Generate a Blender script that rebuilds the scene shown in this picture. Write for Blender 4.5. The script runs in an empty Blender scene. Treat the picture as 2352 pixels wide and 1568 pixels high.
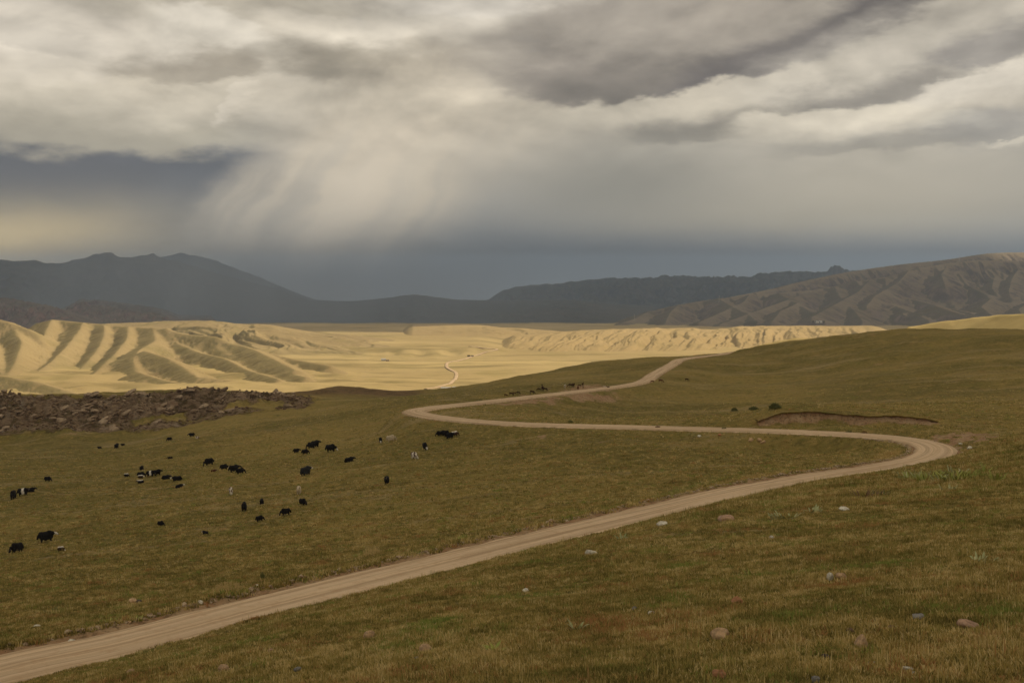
import bpy, bmesh, math, random
import numpy as np
from mathutils import Vector, Matrix, Euler
random.seed(7); rng = np.random.default_rng(7)
R = math.radians
scene = bpy.context.scene
COL = scene.collection

# ------------------------------------------------------------------ camera, sky, sun, exposure
W, H, F = 2352.0, 1568.0, 2522.0          # photograph frame used for measuring, focal length in its pixels
PITCH = math.atan((784 - 640) / F)
cp, sp = math.cos(PITCH), math.sin(PITCH)
cam_d = bpy.data.cameras.new('camera'); cam = bpy.data.objects.new('camera', cam_d); COL.objects.link(cam)
cam_d.sensor_width = 36; cam_d.lens = 36 * F / W; cam_d.clip_start = 0.1; cam_d.clip_end = 120000
cam.location = (0, 0, 0); cam.rotation_euler = (R(90) - PITCH, 0, 0)
scene.camera = cam
vs = scene.view_settings
vs.view_transform = 'Standard'; vs.look = 'None'; vs.exposure = 0.40; vs.gamma = 1; vs.use_curve_mapping = False
scene.cycles.max_bounces = 6; scene.cycles.diffuse_bounces = 3; scene.cycles.transmission_bounces = 4
scene.cycles.use_denoising = True; scene.cycles.denoising_prefilter = 'ACCURATE'; scene.cycles.volume_bounces = 0; scene.cycles.sample_clamp_indirect = 4

SUN_AZ, SUN_EL, SUN_STRENGTH = 64.0, 40.0, 2.9      # azimuth clockwise from the view direction
sun_d = bpy.data.lights.new('sun', 'SUN'); sun_d.energy = SUN_STRENGTH; sun_d.angle = R(0.55); sun_d.color = (1.0, 0.87, 0.64)
sun = bpy.data.objects.new('sun', sun_d); COL.objects.link(sun)
LDIR = Vector((math.cos(R(SUN_EL)) * math.sin(R(SUN_AZ)), math.cos(R(SUN_EL)) * math.cos(R(SUN_AZ)), math.sin(R(SUN_EL))))
sun.rotation_euler = (-LDIR).to_track_quat('-Z', 'Y').to_euler()

def slope(px, py):
    """measured picture point -> (X/Y, Z/Y) of the line of sight"""
    a = (np.asarray(px, float) - 1176) / F; b = (784 - np.asarray(py, float)) / F
    k = cp + b * sp
    return a / k, (-sp + b * cp) / k
def azel(px, py):
    a, s = slope(px, py)
    return math.degrees(math.atan(a)), math.degrees(math.atan(s / math.sqrt(1 + a * a)))
def lin(c):
    return tuple(((v / 255) / 12.92 if v / 255 <= 0.04045 else ((v / 255 + 0.055) / 1.055) ** 2.4) for v in c)

class NT:
    """small helper round a node tree"""
    def __init__(s, tree): s.t = tree
    def n(s, typ, **kw):
        nd = s.t.nodes.new(typ)
        for k, v in kw.items(): setattr(nd, k, v)
        return nd
    def put(s, sock, v):
        if hasattr(v, 'is_output') or isinstance(v, bpy.types.NodeSocket): s.t.links.new(v, sock)
        else:
            if isinstance(v, (tuple, list)) and len(v) == 3 and sock.type == 'RGBA': v = (*v, 1)
            sock.default_value = v
    def math(s, op, a, b=0.0, c=None, clamp=False):
        nd = s.n('ShaderNodeMath', operation=op, use_clamp=clamp); s.put(nd.inputs[0], a); s.put(nd.inputs[1], b)
        if c is not None: s.put(nd.inputs[2], c)
        return nd.outputs[0]
    def vec(s, op, a, b=None, out=0, scale=None):
        nd = s.n('ShaderNodeVectorMath', operation=op); s.put(nd.inputs[0], a)
        if b is not None: s.put(nd.inputs[1], b)
        if scale is not None: s.put(nd.inputs['Scale'], scale)
        return nd.outputs[out]
    def mix(s, fac, a, b, typ='MIX'):
        nd = s.n('ShaderNodeMix', data_type='RGBA', blend_type=typ, clamp_factor=True)
        s.put(nd.inputs[0], fac); s.put(nd.inputs[6], a); s.put(nd.inputs[7], b)
        return nd.outputs[2]
    def noise(s, v, scale, detail=4, rough=0.55, out=0, lac=2.0, dist=0.0):
        nd = s.n('ShaderNodeTexNoise'); s.put(nd.inputs['Vector'], v)
        nd.inputs['Scale'].default_value = scale; nd.inputs['Detail'].default_value = detail
        nd.inputs['Roughness'].default_value = rough; nd.inputs['Lacunarity'].default_value = lac
        nd.inputs['Distortion'].default_value = dist
        return nd.outputs[out]
    def ss(s, v, lo, hi, a=0.0, b=1.0):
        nd = s.n('ShaderNodeMapRange', interpolation_type='SMOOTHSTEP')
        s.put(nd.inputs[0], v); s.put(nd.inputs[1], lo); s.put(nd.inputs[2], hi); s.put(nd.inputs[3], a); s.put(nd.inputs[4], b)
        return nd.outputs[0]
    def mapping(s, v, loc=(0,0,0), rot=(0,0,0), scale=(1,1,1), typ='POINT'):
        nd = s.n('ShaderNodeMapping', vector_type=typ); s.put(nd.inputs[0], v)
        nd.inputs[1].default_value = loc; nd.inputs[2].default_value = rot; nd.inputs[3].default_value = scale
        return nd.outputs[0]
    def comb(s, x, y, z):
        nd = s.n('ShaderNodeCombineXYZ'); s.put(nd.inputs[0], x); s.put(nd.inputs[1], y); s.put(nd.inputs[2], z)
        return nd.outputs[0]

# ---- the storm sky: a cloud cover laid over the sky texture, by direction
world = bpy.data.worlds.new('World'); scene.world = world; world.use_nodes = True
world.node_tree.nodes.clear()
w = NT(world.node_tree)
g = w.n('ShaderNodeTexCoord').outputs['Generated']
dirn = w.vec('NORMALIZE', g)
sx = w.n('ShaderNodeSeparateXYZ'); w.put(sx.inputs[0], dirn)
dx, dy, dz = sx.outputs
AZ = w.math('DEGREES', w.math('ARCTAN2', dx, dy)); EL = w.math('DEGREES', w.math('ARCSINE', dz))
P0 = w.comb(AZ, EL, 0.0)
dsc = w.mapping(dirn, scale=(1, 1, 2.6))
n1 = w.noise(dsc, 7.0, 7, 0.58, out=1)          # colour output = vector warp
n2 = w.noise(dsc, 26.0, 6, 0.6, out=1)
warp = w.vec('ADD', w.vec('SCALE', w.vec('SUBTRACT', n1, (0.5, 0.5, 0.5)), scale=7.0), w.vec('SCALE', w.vec('SUBTRACT', n2, (0.5, 0.5, 0.5)), scale=2.0))
PW = w.vec('ADD', P0, w.vec('MULTIPLY', warp, (1.0, 0.55, 0.0)))      # for ragged cloud edges
PS = w.vec('ADD', P0, w.vec('MULTIPLY', warp, (0.35, 0.18, 0.0)))     # for soft things
DEG = math.degrees(1 / F)
col = w.mix(w.ss(EL, 0.5, 9.0), lin((136, 138, 140)), lin((190, 182, 168)))
col = w.mix(w.ss(EL, 14, 40), col, lin((184, 178, 168)))
def blob(P, px, py, rx, ry, turn, edge):
    """soft patch ('g'), crisp-topped cumulus ('t'), or flat crisp cloud base ('b'), centred on a direction of the sky"""
    a, e = azel(px, py)
    v = w.mapping(P, (a, e, 0), (0, 0, R(turn)), (rx * DEG, ry * DEG, 1), 'TEXTURE')
    if edge == 'g': return w.math('EXPONENT', w.math('MULTIPLY', w.vec('DOT_PRODUCT', v, v, out=1), -1.0))
    L = w.vec('LENGTH', v, out=1)
    if edge == 's': return w.ss(L, 1.4, .6)
    s_ = w.n('ShaderNodeSeparateXYZ'); w.put(s_.inputs[0], v)
    m = w.ss(L, 1.25, .78) if edge == 'b' else w.ss(L, 1.18, .86); f = w.ss(s_.outputs[1], -1.0, .35) if edge == 't' else w.ss(s_.outputs[1], .9, -.25)
    sd = w.ss(w.math('ABSOLUTE', s_.outputs[0]), 1.0, .45)
    return w.math('MULTIPLY', w.math('MULTIPLY', m, f), sd)
def lay(rows):
    global col
    for (px, py, rx, ry, turn, edge, st, c, rag) in rows:
        col = w.mix(w.math('MULTIPLY', blob(PW if rag else PS, px, py, rx, ry, -turn, edge), st), col, lin(c))
# px, py, radius x, radius y, turn, edge, strength, colour, ragged
lay([
 (60, 60, 420, 240, 0, 'g', .8, (224, 216, 203), 1), (1150, 0, 300, 90, 0, 'g', .9, (230, 223, 212), 1),
 (560, 15, 300, 60, 0, 's', .6, (180, 173, 158), 1),
 (90, 60, 190, 40, 12, 'b', .5, (176, 170, 160), 1),
 (480, 105, 190, 72, 8, 't', .95, (220, 213, 200), 1), (760, 100, 250, 60, 8, 't', .7, (212, 204, 190), 1), (1040, 95, 220, 60, 0, 't', .5, (210, 202, 188), 1),
 (420, 160, 210, 46, -10, 'b', .85, (142, 134, 121), 1), (850, 148, 310, 62, 2, 'b', .95, (131, 124, 111), 1),
 (30, 210, 260, 60, 0, 'g', .7, (220, 211, 194), 1),
 (170, 405, 420, 110, 0, 's', .98, (98, 99, 104), 1), (440, 420, 150, 120, 20, 'g', .8, (98, 100, 106), 1),
 (160, 500, 420, 50, 0, 'g', .7, (124, 122, 120), 0),
 (260, 262, 400, 84, 2, 'b', .9, (178, 171, 155), 1), (250, 245, 190, 56, 0, 't', .7, (206, 198, 182), 1), (430, 250, 140, 40, -14, 't', .6, (202, 194, 178), 1), (520, 245, 60, 22, -30, 't', .8, (216, 208, 194), 1),
 (-40, 575, 310, 80, -4, 'g', 1.0, (240, 216, 164), 0), (250, 596, 280, 40, 0, 'g', .8, (190, 177, 152), 0),
])
# the lit curtain of falling rain: a slanted fan with streaks along it
shaft = w.math('MAXIMUM', blob(PS, 860, 400, 330, 190, 38, 's'), w.math('MULTIPLY', blob(PS, 640, 470, 190, 105, 24, 's'), .8))
shaft = w.math('MAXIMUM', shaft, w.math('MULTIPLY', blob(PS, 1080, 310, 320, 120, 20, 'g'), .95))
st_v = w.mapping(PS, (0, 0, 0), (0, 0, R(-56)), (1, 1, 1), 'POINT')
streak = w.noise(w.mapping(st_v, scale=(.10, .75, 1)), 1.0, 5, .5)
col = w.mix(w.math('MULTIPLY', shaft, w.ss(streak, .30, .60, .58, 1.0)), col, lin((200, 189, 171)))
col = w.mix(w.math('MULTIPLY', blob(PS, 830, 430, 60, 230, -40, 'g'), .6), col, lin((222, 209, 189)))
col = w.mix(w.math('MULTIPLY', blob(PS, 960, 390, 40, 190, -32, 'g'), .4), col, lin((214, 202, 182)))
lay([
 (1030, 235, 640, 50, 0, 'g', .6, (206, 196, 178), 1),
 (1480, 80, 420, 105, -10, 's', .85, (156, 148, 138), 1), (1420, 150, 360, 62, -3, 'b', .9, (126, 119, 111), 1), (1820, 85, 460, 64, -17, 'b', 1.0, (106, 100, 97), 1),
 (1650, 60, 160, 40, -12, 't', .4, (178, 169, 157), 1),
 (1620, 235, 480, 58, -8, 't', .85, (208, 199, 182), 1), (2080, 130, 330, 80, -8, 's', .6, (200, 193, 181), 1),
 (2020, 170, 220, 42, -8, 'b', .8, (142, 136, 128), 1), (2270, 90, 150, 36, 0, 'b', .7, (142, 137, 133), 1),
 (1660, 270, 340, 44, -8, 'b', .85, (140, 134, 124), 1),
 (1900, 282, 250, 52, -3, 't', .95, (222, 213, 196), 1), (2190, 300, 90, 32, 8, 't', .8, (206, 199, 184), 1), (2260, 200, 200, 50, -8, 't', .8, (224, 216, 202), 1),
 (2060, 330, 330, 30, -3, 'b', .85, (140, 136, 130), 1), (2340, 300, 180, 46, 0, 's', .6, (142, 140, 139), 1), (2330, 345, 70, 10, 0, 't', .7, (222, 214, 198), 1),
 (2000, 450, 620, 110, 0, 'g', .8, (190, 181, 163), 0), (1430, 430, 260, 110, 0, 'g', .8, (136, 132, 122), 0), (1760, 505, 420, 40, 0, 'g', .6, (180, 172, 154), 0),
 (1900, 594, 640, 40, 0, 'g', .85, (124, 130, 139), 0), (1250, 600, 420, 80, 0, 'g', .9, (98, 101, 106), 0), (760, 645, 420, 56, 0, 'g', .85, (104, 107, 113), 0),
])
# billow relief: brighter towards the top of each lump, darker underneath; fades out low down in the rain
dsc2 = w.mapping(dirn, scale=(1, 1, 2.1))
b1 = w.noise(dsc2, 8.0, 7, 0.5, dist=.2); b2 = w.noise(w.vec('ADD', dsc2, (0, 0, 0.03)), 8.0, 7, 0.5, dist=.2)
rel = w.math('MULTIPLY', w.math('SUBTRACT', b1, b2), w.ss(EL, 4.0, 9.0, .04, 1.0))
fine = w.math('MULTIPLY', w.math('SUBTRACT', w.noise(dsc2, 15.0, 7, .55), .5), w.ss(EL, 3, 9, .05, .22))
gain = w.math('ADD', w.math('MULTIPLY_ADD', rel, 1.4, .79), fine)
col = w.vec('MULTIPLY', w.vec('SCALE', col, scale=gain), (1.03, 1.0, .945))
sky = w.n('ShaderNodeTexSky', sky_type='NISHITA', sun_disc=False)
sky.sun_elevation = R(SUN_EL); sky.sun_rotation = R(SUN_AZ); sky.altitude = 2500
skyc = w.vec('SCALE', sky.outputs[0], scale=0.09)
col = w.mix(w.ss(b1, .2, .34, .93, .985), skyc, col)
bg = w.n('ShaderNodeBackground'); w.put(bg.inputs[0], col); bg.inputs[1].default_value = 1.0
w.t.links.new(bg.outputs[0], w.n('ShaderNodeOutputWorld').inputs[0])

# ------------------------------------------------------------------ noise
_perm = rng.permutation(256); _perm = np.concatenate([_perm, _perm, _perm])
_val = rng.random(256) * 2 - 1
def vnoise(x, y):
    """value noise with derivatives"""
    xi = np.floor(x).astype(np.int64); yi = np.floor(y).astype(np.int64); u = x - xi; v = y - yi
    xi &= 255; yi &= 255
    A = _val[_perm[_perm[xi] + yi]]; B = _val[_perm[_perm[xi + 1] + yi]]
    C = _val[_perm[_perm[xi] + yi + 1]]; D = _val[_perm[_perm[xi + 1] + yi + 1]]
    su = u * u * u * (u * (u * 6 - 15) + 10); sv = v * v * v * (v * (v * 6 - 15) + 10)
    du = 30 * u * u * (u * (u - 2) + 1); dv = 30 * v * v * (v * (v - 2) + 1)
    k1 = B - A; k2 = C - A; k3 = A - B - C + D
    return A + k1 * su + k2 * sv + k3 * su * sv, du * (k1 + k3 * sv), dv * (k2 + k3 * su)
_ang = rng.random(256) * 2 * np.pi; _gx = np.cos(_ang); _gy = np.sin(_ang)
def perlin(x, y):
    xi = np.floor(x).astype(np.int64); yi = np.floor(y).astype(np.int64); u = x - xi; v = y - yi
    xi &= 255; yi &= 255
    def gd(i, j, a, b):
        h = _perm[_perm[i] + j]; return _gx[h] * a + _gy[h] * b
    su = u * u * u * (u * (u * 6 - 15) + 10); sv = v * v * v * (v * (v * 6 - 15) + 10)
    a = gd(xi, yi, u, v); b = gd(xi + 1, yi, u - 1, v); c = gd(xi, yi + 1, u, v - 1); d = gd(xi + 1, yi + 1, u - 1, v - 1)
    return (a + (b - a) * su + (c - a) * sv + (a - b - c + d) * su * sv) * 1.5
def fbm(x, y, o=5, gain=.5, off=0.0):
    s = 0; a = 1; x = x + off; y = y + off * 1.7
    for _ in range(o):
        s = s + a * perlin(x, y); a *= gain; x, y = x * 1.64 - y * 1.2 + 11.3, x * 1.2 + y * 1.64 - 5.1
    return s
def ridged(x, y, o=4, gain=.5, off=0.0):
    s = 0; a = 1; x = x + off; y = y + off * 1.3; t = 0
    for _ in range(o):
        s = s + a * (1 - np.abs(perlin(x, y)) * 1.6); t += a; a *= gain; x, y = x * 1.64 - y * 1.2 + 3.7, x * 1.2 + y * 1.64 + 9.1
    return s / t
def eroded(x, y, o=7):
    a = 0; b = 1.0; dx_ = 0; dy_ = 0
    for _ in range(o):
        n, nx, ny = vnoise(x, y); dx_ = dx_ + nx; dy_ = dy_ + ny
        a = a + b * n / (1 + dx_ * dx_ + dy_ * dy_); b *= .5
        x, y = x * 1.6 - y * 1.2 + 7.7, x * 1.2 + y * 1.6 + 2.9
    return a
def sst(v, lo, hi):
    t = np.clip((v - lo) / (hi - lo), 0, 1); return t * t * (3 - 2 * t)

# ------------------------------------------------------------------ near terrain: measured points, smooth surface through them
ROAD_PX = [(-420,1660,45),(0,1540,56),(300,1472,62.5),(600,1394,71.5),(900,1320,83),(1200,1246,98),(1500,1174,117),(1700,1127,131),(1900,1091,144),
 (2040,1070,153),(2130,1050,162),(2150,1030,169),(2110,1012,178),(2000,999,190),(1800,988.5,205),(1500,980,224),(1200,972,244),(1060,962.5,258),
 (975,951,272),(953,943,283),(985,935.5,298),(1090,924,325),(1250,906,368),(1400,889,415),(1470,877,445),(1505,857,495),(1545,835,555),(1566,824,610),(1640,815,690),(1700,806,770),(1745,800,850)]
def P3(px, py, d):
    a, s = slope(px, py); return np.array([a * d, d, s * d])
PTS = list(ROAD_PX)
PTS += [ # ground between the camera and the road
 (-400,2150,4),(1176,2100,4),(2700,2000,4),(150,1760,11),(900,1655,11),(1600,1580,11),(2352,1530,11),(3000,1480,11),
 (-300,1760,22),(150,1590,24),(600,1545,20),(1200,1440,20),(1800,1378,20),(2352,1325,20),(3000,1260,20),
 (600,1440,32),(1200,1362,31),(1800,1290,31),(2352,1235,31),(900,1362,40),(300,1535,45),(600,1448,52),(900,1372,60),
 (1200,1290,48),(1200,1290,70),(1800,1215,47),(2352,1157,47),(3000,1090,47),(1500,1206,64),(1500,1204,88),(1650,1160,76),(2000,1135,72),(2352,1092,72),
 (1900,1104,100),(2352,1040,100),(2352,1014,122),(2180,1058,122),(2260,1036,124),(2050,1086,128),(3000,985,110),
 # meadow left of and beyond the road
 (-600,1560,70),(-600,1330,130),(-600,1130,250),(-600,1040,450),
 (0,1440,86),(0,1340,120),(0,1240,165),(0,1120,235),(0,1040,400),(0,1019,475),
 (400,1340,106),(400,1220,155),(400,1100,230),(400,1005,380),(300,990,485),(450,966,490),
 (800,1265,121),(800,1150,166),(800,1050,228),(800,980,310),(780,928,430),(600,962,420),(680,950,440),(560,951,475),
 (1200,1190,129),(1200,1080,178),(1200,1003,224),(1500,1110,150),(1500,1040,186),(1800,1040,180),(1700,1096,143),(1900,1020,184),(1950,1058,164),
 (1000,1030,222),(880,985,285),
 # rocky rise and what lies behind it on the left
 (-600,1020,520),(-600,930,580),(-600,905,680),(0,938,520),(0,906,620),(300,935,525),(300,904,640),(450,915,535),(480,894,650),(600,906,560),(620,912,640),(700,930,515),(655,902,600),
 (790,887,690),(860,897,680),(950,907,600),(720,900,690),
 # behind the far bend
 (1200,949,300),(1300,956,300),(1300,936,350),(1420,915,395),(1100,938,300),(1000,908,430),(1060,904,450),(1140,888,510),(1230,866,580),(1350,833,640),(1450,824,660),(1420,850,560),(1300,875,500),
 # the big hill on the right and the knoll in front of it
 (1700,956,300),(1560,955,310),(1700,905,420),(1700,855,540),(1900,776,700),(1900,850,520),(1900,925,345),(2000,932,325),(2000,860,465),(2000,766,650),(2150,760,630),(2352,757,610),(2352,850,420),(2352,918,315),
 (2700,770,560),(2700,860,400),(2700,930,290),(3200,800,500),(3200,930,280),(1800,790,740),(2150,890,390),
 (1800,941,226),(2000,945,228),(2200,938,232),(2352,929,238),(1680,957,240),(1800,972,213),(2000,978,205),(2200,1000,186),(2352,982,198),(2352,1004,165),(2700,960,190),(2250,1010,178),
 # far sides
 (2000,800,900),(2352,800,850),(1800,815,950),(2700,815,800),(3200,850,760),(1450,905,950),(1200,930,900),(1000,960,850),(800,960,880),(480,975,860),(0,985,850),(-600,985,850)]
A_ = np.array([[*slope(p[0], p[1]), math.log(p[2])] for p in PTS])
XU = np.stack([A_[:, 0] * 2.2, A_[:, 2]], 1)
def tps(d2):
    return 0.5 * d2 * np.log(d2 + 1e-12)
_d2 = ((XU[:, None] - XU[None]) ** 2).sum(-1); n_ = len(XU)
_M = np.zeros((n_ + 3, n_ + 3)); _M[:n_, :n_] = tps(_d2) + np.eye(n_) * 2e-4; _M[:n_, n_] = 1; _M[:n_, n_ + 1:] = XU; _M[n_:, :n_] = _M[:n_, n_:].T
_C = np.linalg.solve(_M, np.concatenate([A_[:, 1], [0, 0, 0]]))
# evaluated once on a table, then read bicubically
TA = np.linspace(-1.25, 1.25, 150); TL = np.linspace(math.log(1.6), math.log(1450), 260)
def rbf(a, l):
    u = a * 2.2; out = _C[n_] + _C[n_ + 1] * u + _C[n_ + 2] * l
    for k in range(n_):
        out = out + _C[k] * tps((u - XU[k, 0]) ** 2 + (l - XU[k, 1]) ** 2)
    return out
TAB = rbf(TA[:, None], TL[None, :])
def bicubic(tab, u, v):
    i = np.clip(np.floor(u).astype(int), 1, tab.shape[0] - 3); j = np.clip(np.floor(v).astype(int), 1, tab.shape[1] - 3)
    fu = np.clip(u - i, -1, 2); fv = np.clip(v - j, -1, 2)
    def wts(t): return (-.5*t+t*t-.5*t**3, 1-2.5*t*t+1.5*t**3, .5*t+2*t*t-1.5*t**3, -.5*t*t+.5*t**3)
    wu, wv = wts(fu), wts(fv); s = 0
    for p in range(4):
        for q in range(4): s = s + wu[p] * wv[q] * tab[i + p - 1, j + q - 1]
    return s
def base_z(X, Y):
    Yc = np.clip(Y, 1.7, 1400); a = np.clip(X / Yc, -1.22, 1.22)
    u = (a - TA[0]) / (TA[1] - TA[0]); v = (np.log(Yc) - TL[0]) / (TL[1] - TL[0])
    return bicubic(TAB, u, v) * Yc

# road centre line (Catmull-Rom through the measured points, resampled)
RP = np.array([P3(*p) for p in ROAD_PX])
def spline(P, step):
    P = np.vstack([2 * P[0] - P[1], P, 2 * P[-1] - P[-2]]); out = []
    for i in range(1, len(P) - 2):
        m = max(4, int(np.linalg.norm(P[i + 1] - P[i]) / step)); t = np.linspace(0, 1, m, endpoint=False)[:, None]
        p0, p1, p2, p3 = P[i - 1:i + 3]
        t01 = np.linalg.norm(p1 - p0) ** .5; t12 = np.linalg.norm(p2 - p1) ** .5; t23 = np.linalg.norm(p3 - p2) ** .5
        m1 = (p2 - p1) + t12 * ((p1 - p0) / t01 - (p2 - p0) / (t01 + t12)); m2 = (p2 - p1) + t12 * ((p3 - p2) / t23 - (p3 - p1) / (t12 + t23))
        out.append((2*t**3-3*t**2+1)*p1 + (t**3-2*t**2+t)*m1 + (-2*t**3+3*t**2)*p2 + (t**3-t**2)*m2)
    out.append(P[-2][None]); return np.vstack(out)
RC = spline(RP, 0.7)
for _ in range(30):
    RC[1:-1, 2] = RC[1:-1, 2] * .5 + (RC[:-2, 2] + RC[2:, 2]) * .25
RT = np.gradient(RC[:, :2], axis=0); RT /= np.linalg.norm(RT, axis=1)[:, None]; RN = np.stack([RT[:, 1], -RT[:, 0]], 1)   # right-hand normal
RS = np.concatenate([[0], np.cumsum(np.linalg.norm(np.diff(RC, axis=0), axis=1))])
HALF = 3.25
def near_road(X, Y, chunk=4000):
    """signed distance to the road's centre line and its height there"""
    sh = X.shape; X = X.ravel(); Y = Y.ravel(); dist = np.full(X.shape, 99.0); rz = np.zeros(X.shape)
    sub = RC[::3]
    cand = np.zeros(X.shape, bool); rough = sub[::6]
    for s in range(0, len(X), 40000):
        e = slice(s, s + 40000)
        cand[e] = (((X[e, None] - rough[None, :, 0]) ** 2 + (Y[e, None] - rough[None, :, 1]) ** 2).min(1) < 26 ** 2)
    idx = np.nonzero(cand)[0]
    for s in range(0, len(idx), chunk):
        k = idx[s:s + chunk]
        d2 = (X[k, None] - sub[None, :, 0]) ** 2 + (Y[k, None] - sub[None, :, 1]) ** 2
        j = d2.argmin(1) * 3
        for _ in range(1):
            t = ((X[k] - RC[j, 0]) * RT[j, 0] + (Y[k] - RC[j, 1]) * RT[j, 1]); j2 = np.clip(j + np.round(t / .7).astype(int), 0, len(RC) - 1)
            a = (X[k] - RC[j2, 0]) ** 2 + (Y[k] - RC[j2, 1]) ** 2 < d2.min(1); j = np.where(a, j2, j)
        dxx = X[k] - RC[j, 0]; dyy = Y[k] - RC[j, 1]
        side = np.sign(dxx * RN[j, 0] + dyy * RN[j, 1]); dist[k] = np.hypot(dxx, dyy) * np.where(side == 0, 1, side); rz[k] = RC[j, 2]
    return dist.reshape(sh), rz.reshape(sh)
# cut bank behind the road at the right bend, as a world line
BANK = np.array([P3(1735, 958, 216)[:2], P3(1850, 957, 216)[:2], P3(1960, 962, 214)[:2], P3(2060, 966, 211)[:2], P3(2170, 972, 206)[:2]])
def bank_y(X): return np.interp(X, BANK[:, 0], BANK[:, 1]) + fbm(X / 6, X * 0 + 2, 3) * .9
def ground_z(X, Y, masks=False):
    X = np.asarray(X, float); Y = np.asarray(Y, float)
    z = base_z(X, Y)
    dist, rz = near_road(X, Y); ad = np.abs(dist)
    far = sst(Y, 60, 400)
    # lumps and hollows of the pasture
    z = z + fbm(X / 38, Y / 38, 4) * (.10 + .95 * far) + 1.5 * fbm(X / 105, Y / 75, 3, off=66) * sst(Y, 300, 430) + fbm(X / 7, Y / 7, 4, off=31) * (.10 + .13 * far) + fbm(X / 1.3, Y / 1.3, 3, off=5) * .045
    # livestock terraces: little steps along the slope
    z = z + np.maximum(0, perlin(X / 14 + .4 * Y / 14, Y / 3.2)) * .25 * sst(Y, 120, 200) * (1 - sst(Y, 420, 600))
    # the rocky rise on the left: a broken face
    px = X / np.maximum(Y, 1) * F + 1176
    rock = sst(px, 760, 640) * sst(Y, 470, 500) * sst(Y, 585, 545) * 1.0
    rock = np.clip(rock * (.75 + .8 * fbm(X / 46, Y / 40, 3, off=77)) * 1.5, 0, 1)
    cap = sst(px, 640, 560) * sst(px, 320, 400) * sst(Y, 612, 632); rock = np.maximum(rock, cap * .8)
    z = z + rock * (ridged((X + .5 * Y) / 22, (Y - .4 * X) / 10, 5, .6, 3) - .62) * 9.5 + rock * fbm(X / 5, Y / 5, 3, off=9) * 1.4
    # cut bank
    bx = np.clip((X - BANK[0, 0]) / (BANK[-1, 0] - BANK[0, 0]), 0, 1); by = bank_y(X)
    inb = sst(X, BANK[0, 0] - 2, BANK[0, 0] + 6) * sst(X, BANK[-1, 0] + 3, BANK[-1, 0] - 6)
    q = Y - by
    step = inb * (sst(q, .5, 1.7) * 1.15 * sst(q, 26, 8) - .75 * sst(q, -7, -3.5) * sst(q, .3, -.4))
    z = z + step
    # the road bed
    wv = 3.0 + 5.0 * far
    wgt = sst(ad, HALF + .25, HALF + .6 + wv)
    zr = rz - (.16 + .35 * far)
    z = zr * (1 - wgt) + z * wgt
    # embankment below the straight past the right bend
    z = z - 1.7 * sst(-dist, HALF + .6, 9) * sst(-dist, 42, 15) * sst(px, 1380, 1600) * sst(Y, 172, 186) * sst(Y, 245, 228)
    # a scraped-up berm on the valley side of the near stretch
    berm = np.exp(-((dist + HALF + .75) / .45) ** 2) * (Y < 160) * (.20 + .20 * fbm(X / 2.2, Y / 2.2, 3, off=50))
    z = z + np.maximum(berm, 0)
    z = z - np.maximum(0, (Y - 900) / 400) ** 2 * 150
    if not masks: return z
    soil = np.clip(np.exp(-((dist + HALF + .55) / .3) ** 2) * (Y < 165) * (.38 + .6 * fbm(X / 2.5, Y / 2.5, 3, off=70)), 0, 1)
    soil = np.maximum(soil, sst(ad, HALF + .7, HALF + .1) * .9)
    soil = np.maximum(soil, inb * sst(q, -4.5, -1.5) * sst(q, .3, .1) * (.9 + .5 * fbm(X / 5, Y / 2.5, 3, off=4)))
    # bare slope under the upper road
    cut = sst(px, 1080, 1150) * sst(px, 1480, 1400) * sst(dist, 16, 9) * sst(dist, 3, 4) * sst(Y, 300, 320) * (Y < 460)
    soil = np.maximum(soil, cut * (.62 + .7 * fbm(X / 7, Y / 7, 4, off=14)))
    pad = sst(px, 1250, 1320) * sst(px, 1440, 1360) * sst(-dist, 17, 8) * sst(-dist, 2, 4) * (Y > 300) * (Y < 480)
    soil = np.maximum(soil, pad * (.75 + .6 * fbm(X / 6, Y / 6, 4, off=15)))
    # gravelly wash beyond the right bend
    wash = np.exp(-(((px - 2230) / 90) ** 2)) * np.exp(-((Y - 181) / 13) ** 2)
    soil = np.maximum(soil, sst(wash * (1 + 1.2 * fbm(X / 3.5, Y / 3.5, 4, off=21)), .35, .8) * .9)
    scar = sst(fbm(X / 11, Y / 9, 4, off=88), .72, .95) * .7 * sst(Y, 150, 220)
    soil = np.maximum(soil, scar)
    trk_ = np.exp(-((Y - 229 - .008 * (px - 2000) - 2 * np.sin(px / 60)) / 1.3) ** 2) * sst(px, 1830, 1900) * (.55 + .5 * fbm(X / 5, Y / 2, 3, off=90))
    soil = np.maximum(soil, trk_); soil = np.maximum(soil, np.exp(-((Y - 236 - .004 * (px - 2000)) / .9) ** 2) * sst(px, 2050, 2150) * (.55 + .5 * fbm(X / 5, Y / 2, 3, off=95)))
    dry = np.exp(-((dist + HALF + 2.6) / 1.5) ** 2) * (Y < 170) + .8 * np.exp(-((dist - HALF - 1.0) / .8) ** 2) * (Y < 170); lush = np.exp(-((dist + HALF + 6.6) / 2.0) ** 2) * sst(Y, 172, 120)
    red = sst(px, 600, 690) * sst(px, 1000, 930) * sst(Y, 555, 600)
    if masks == 'verge': return z, np.clip(soil, 0, 1), dry, lush, dist
    return z, np.clip(soil, 0, 1), rock, np.clip(red, 0, 1)
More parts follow.
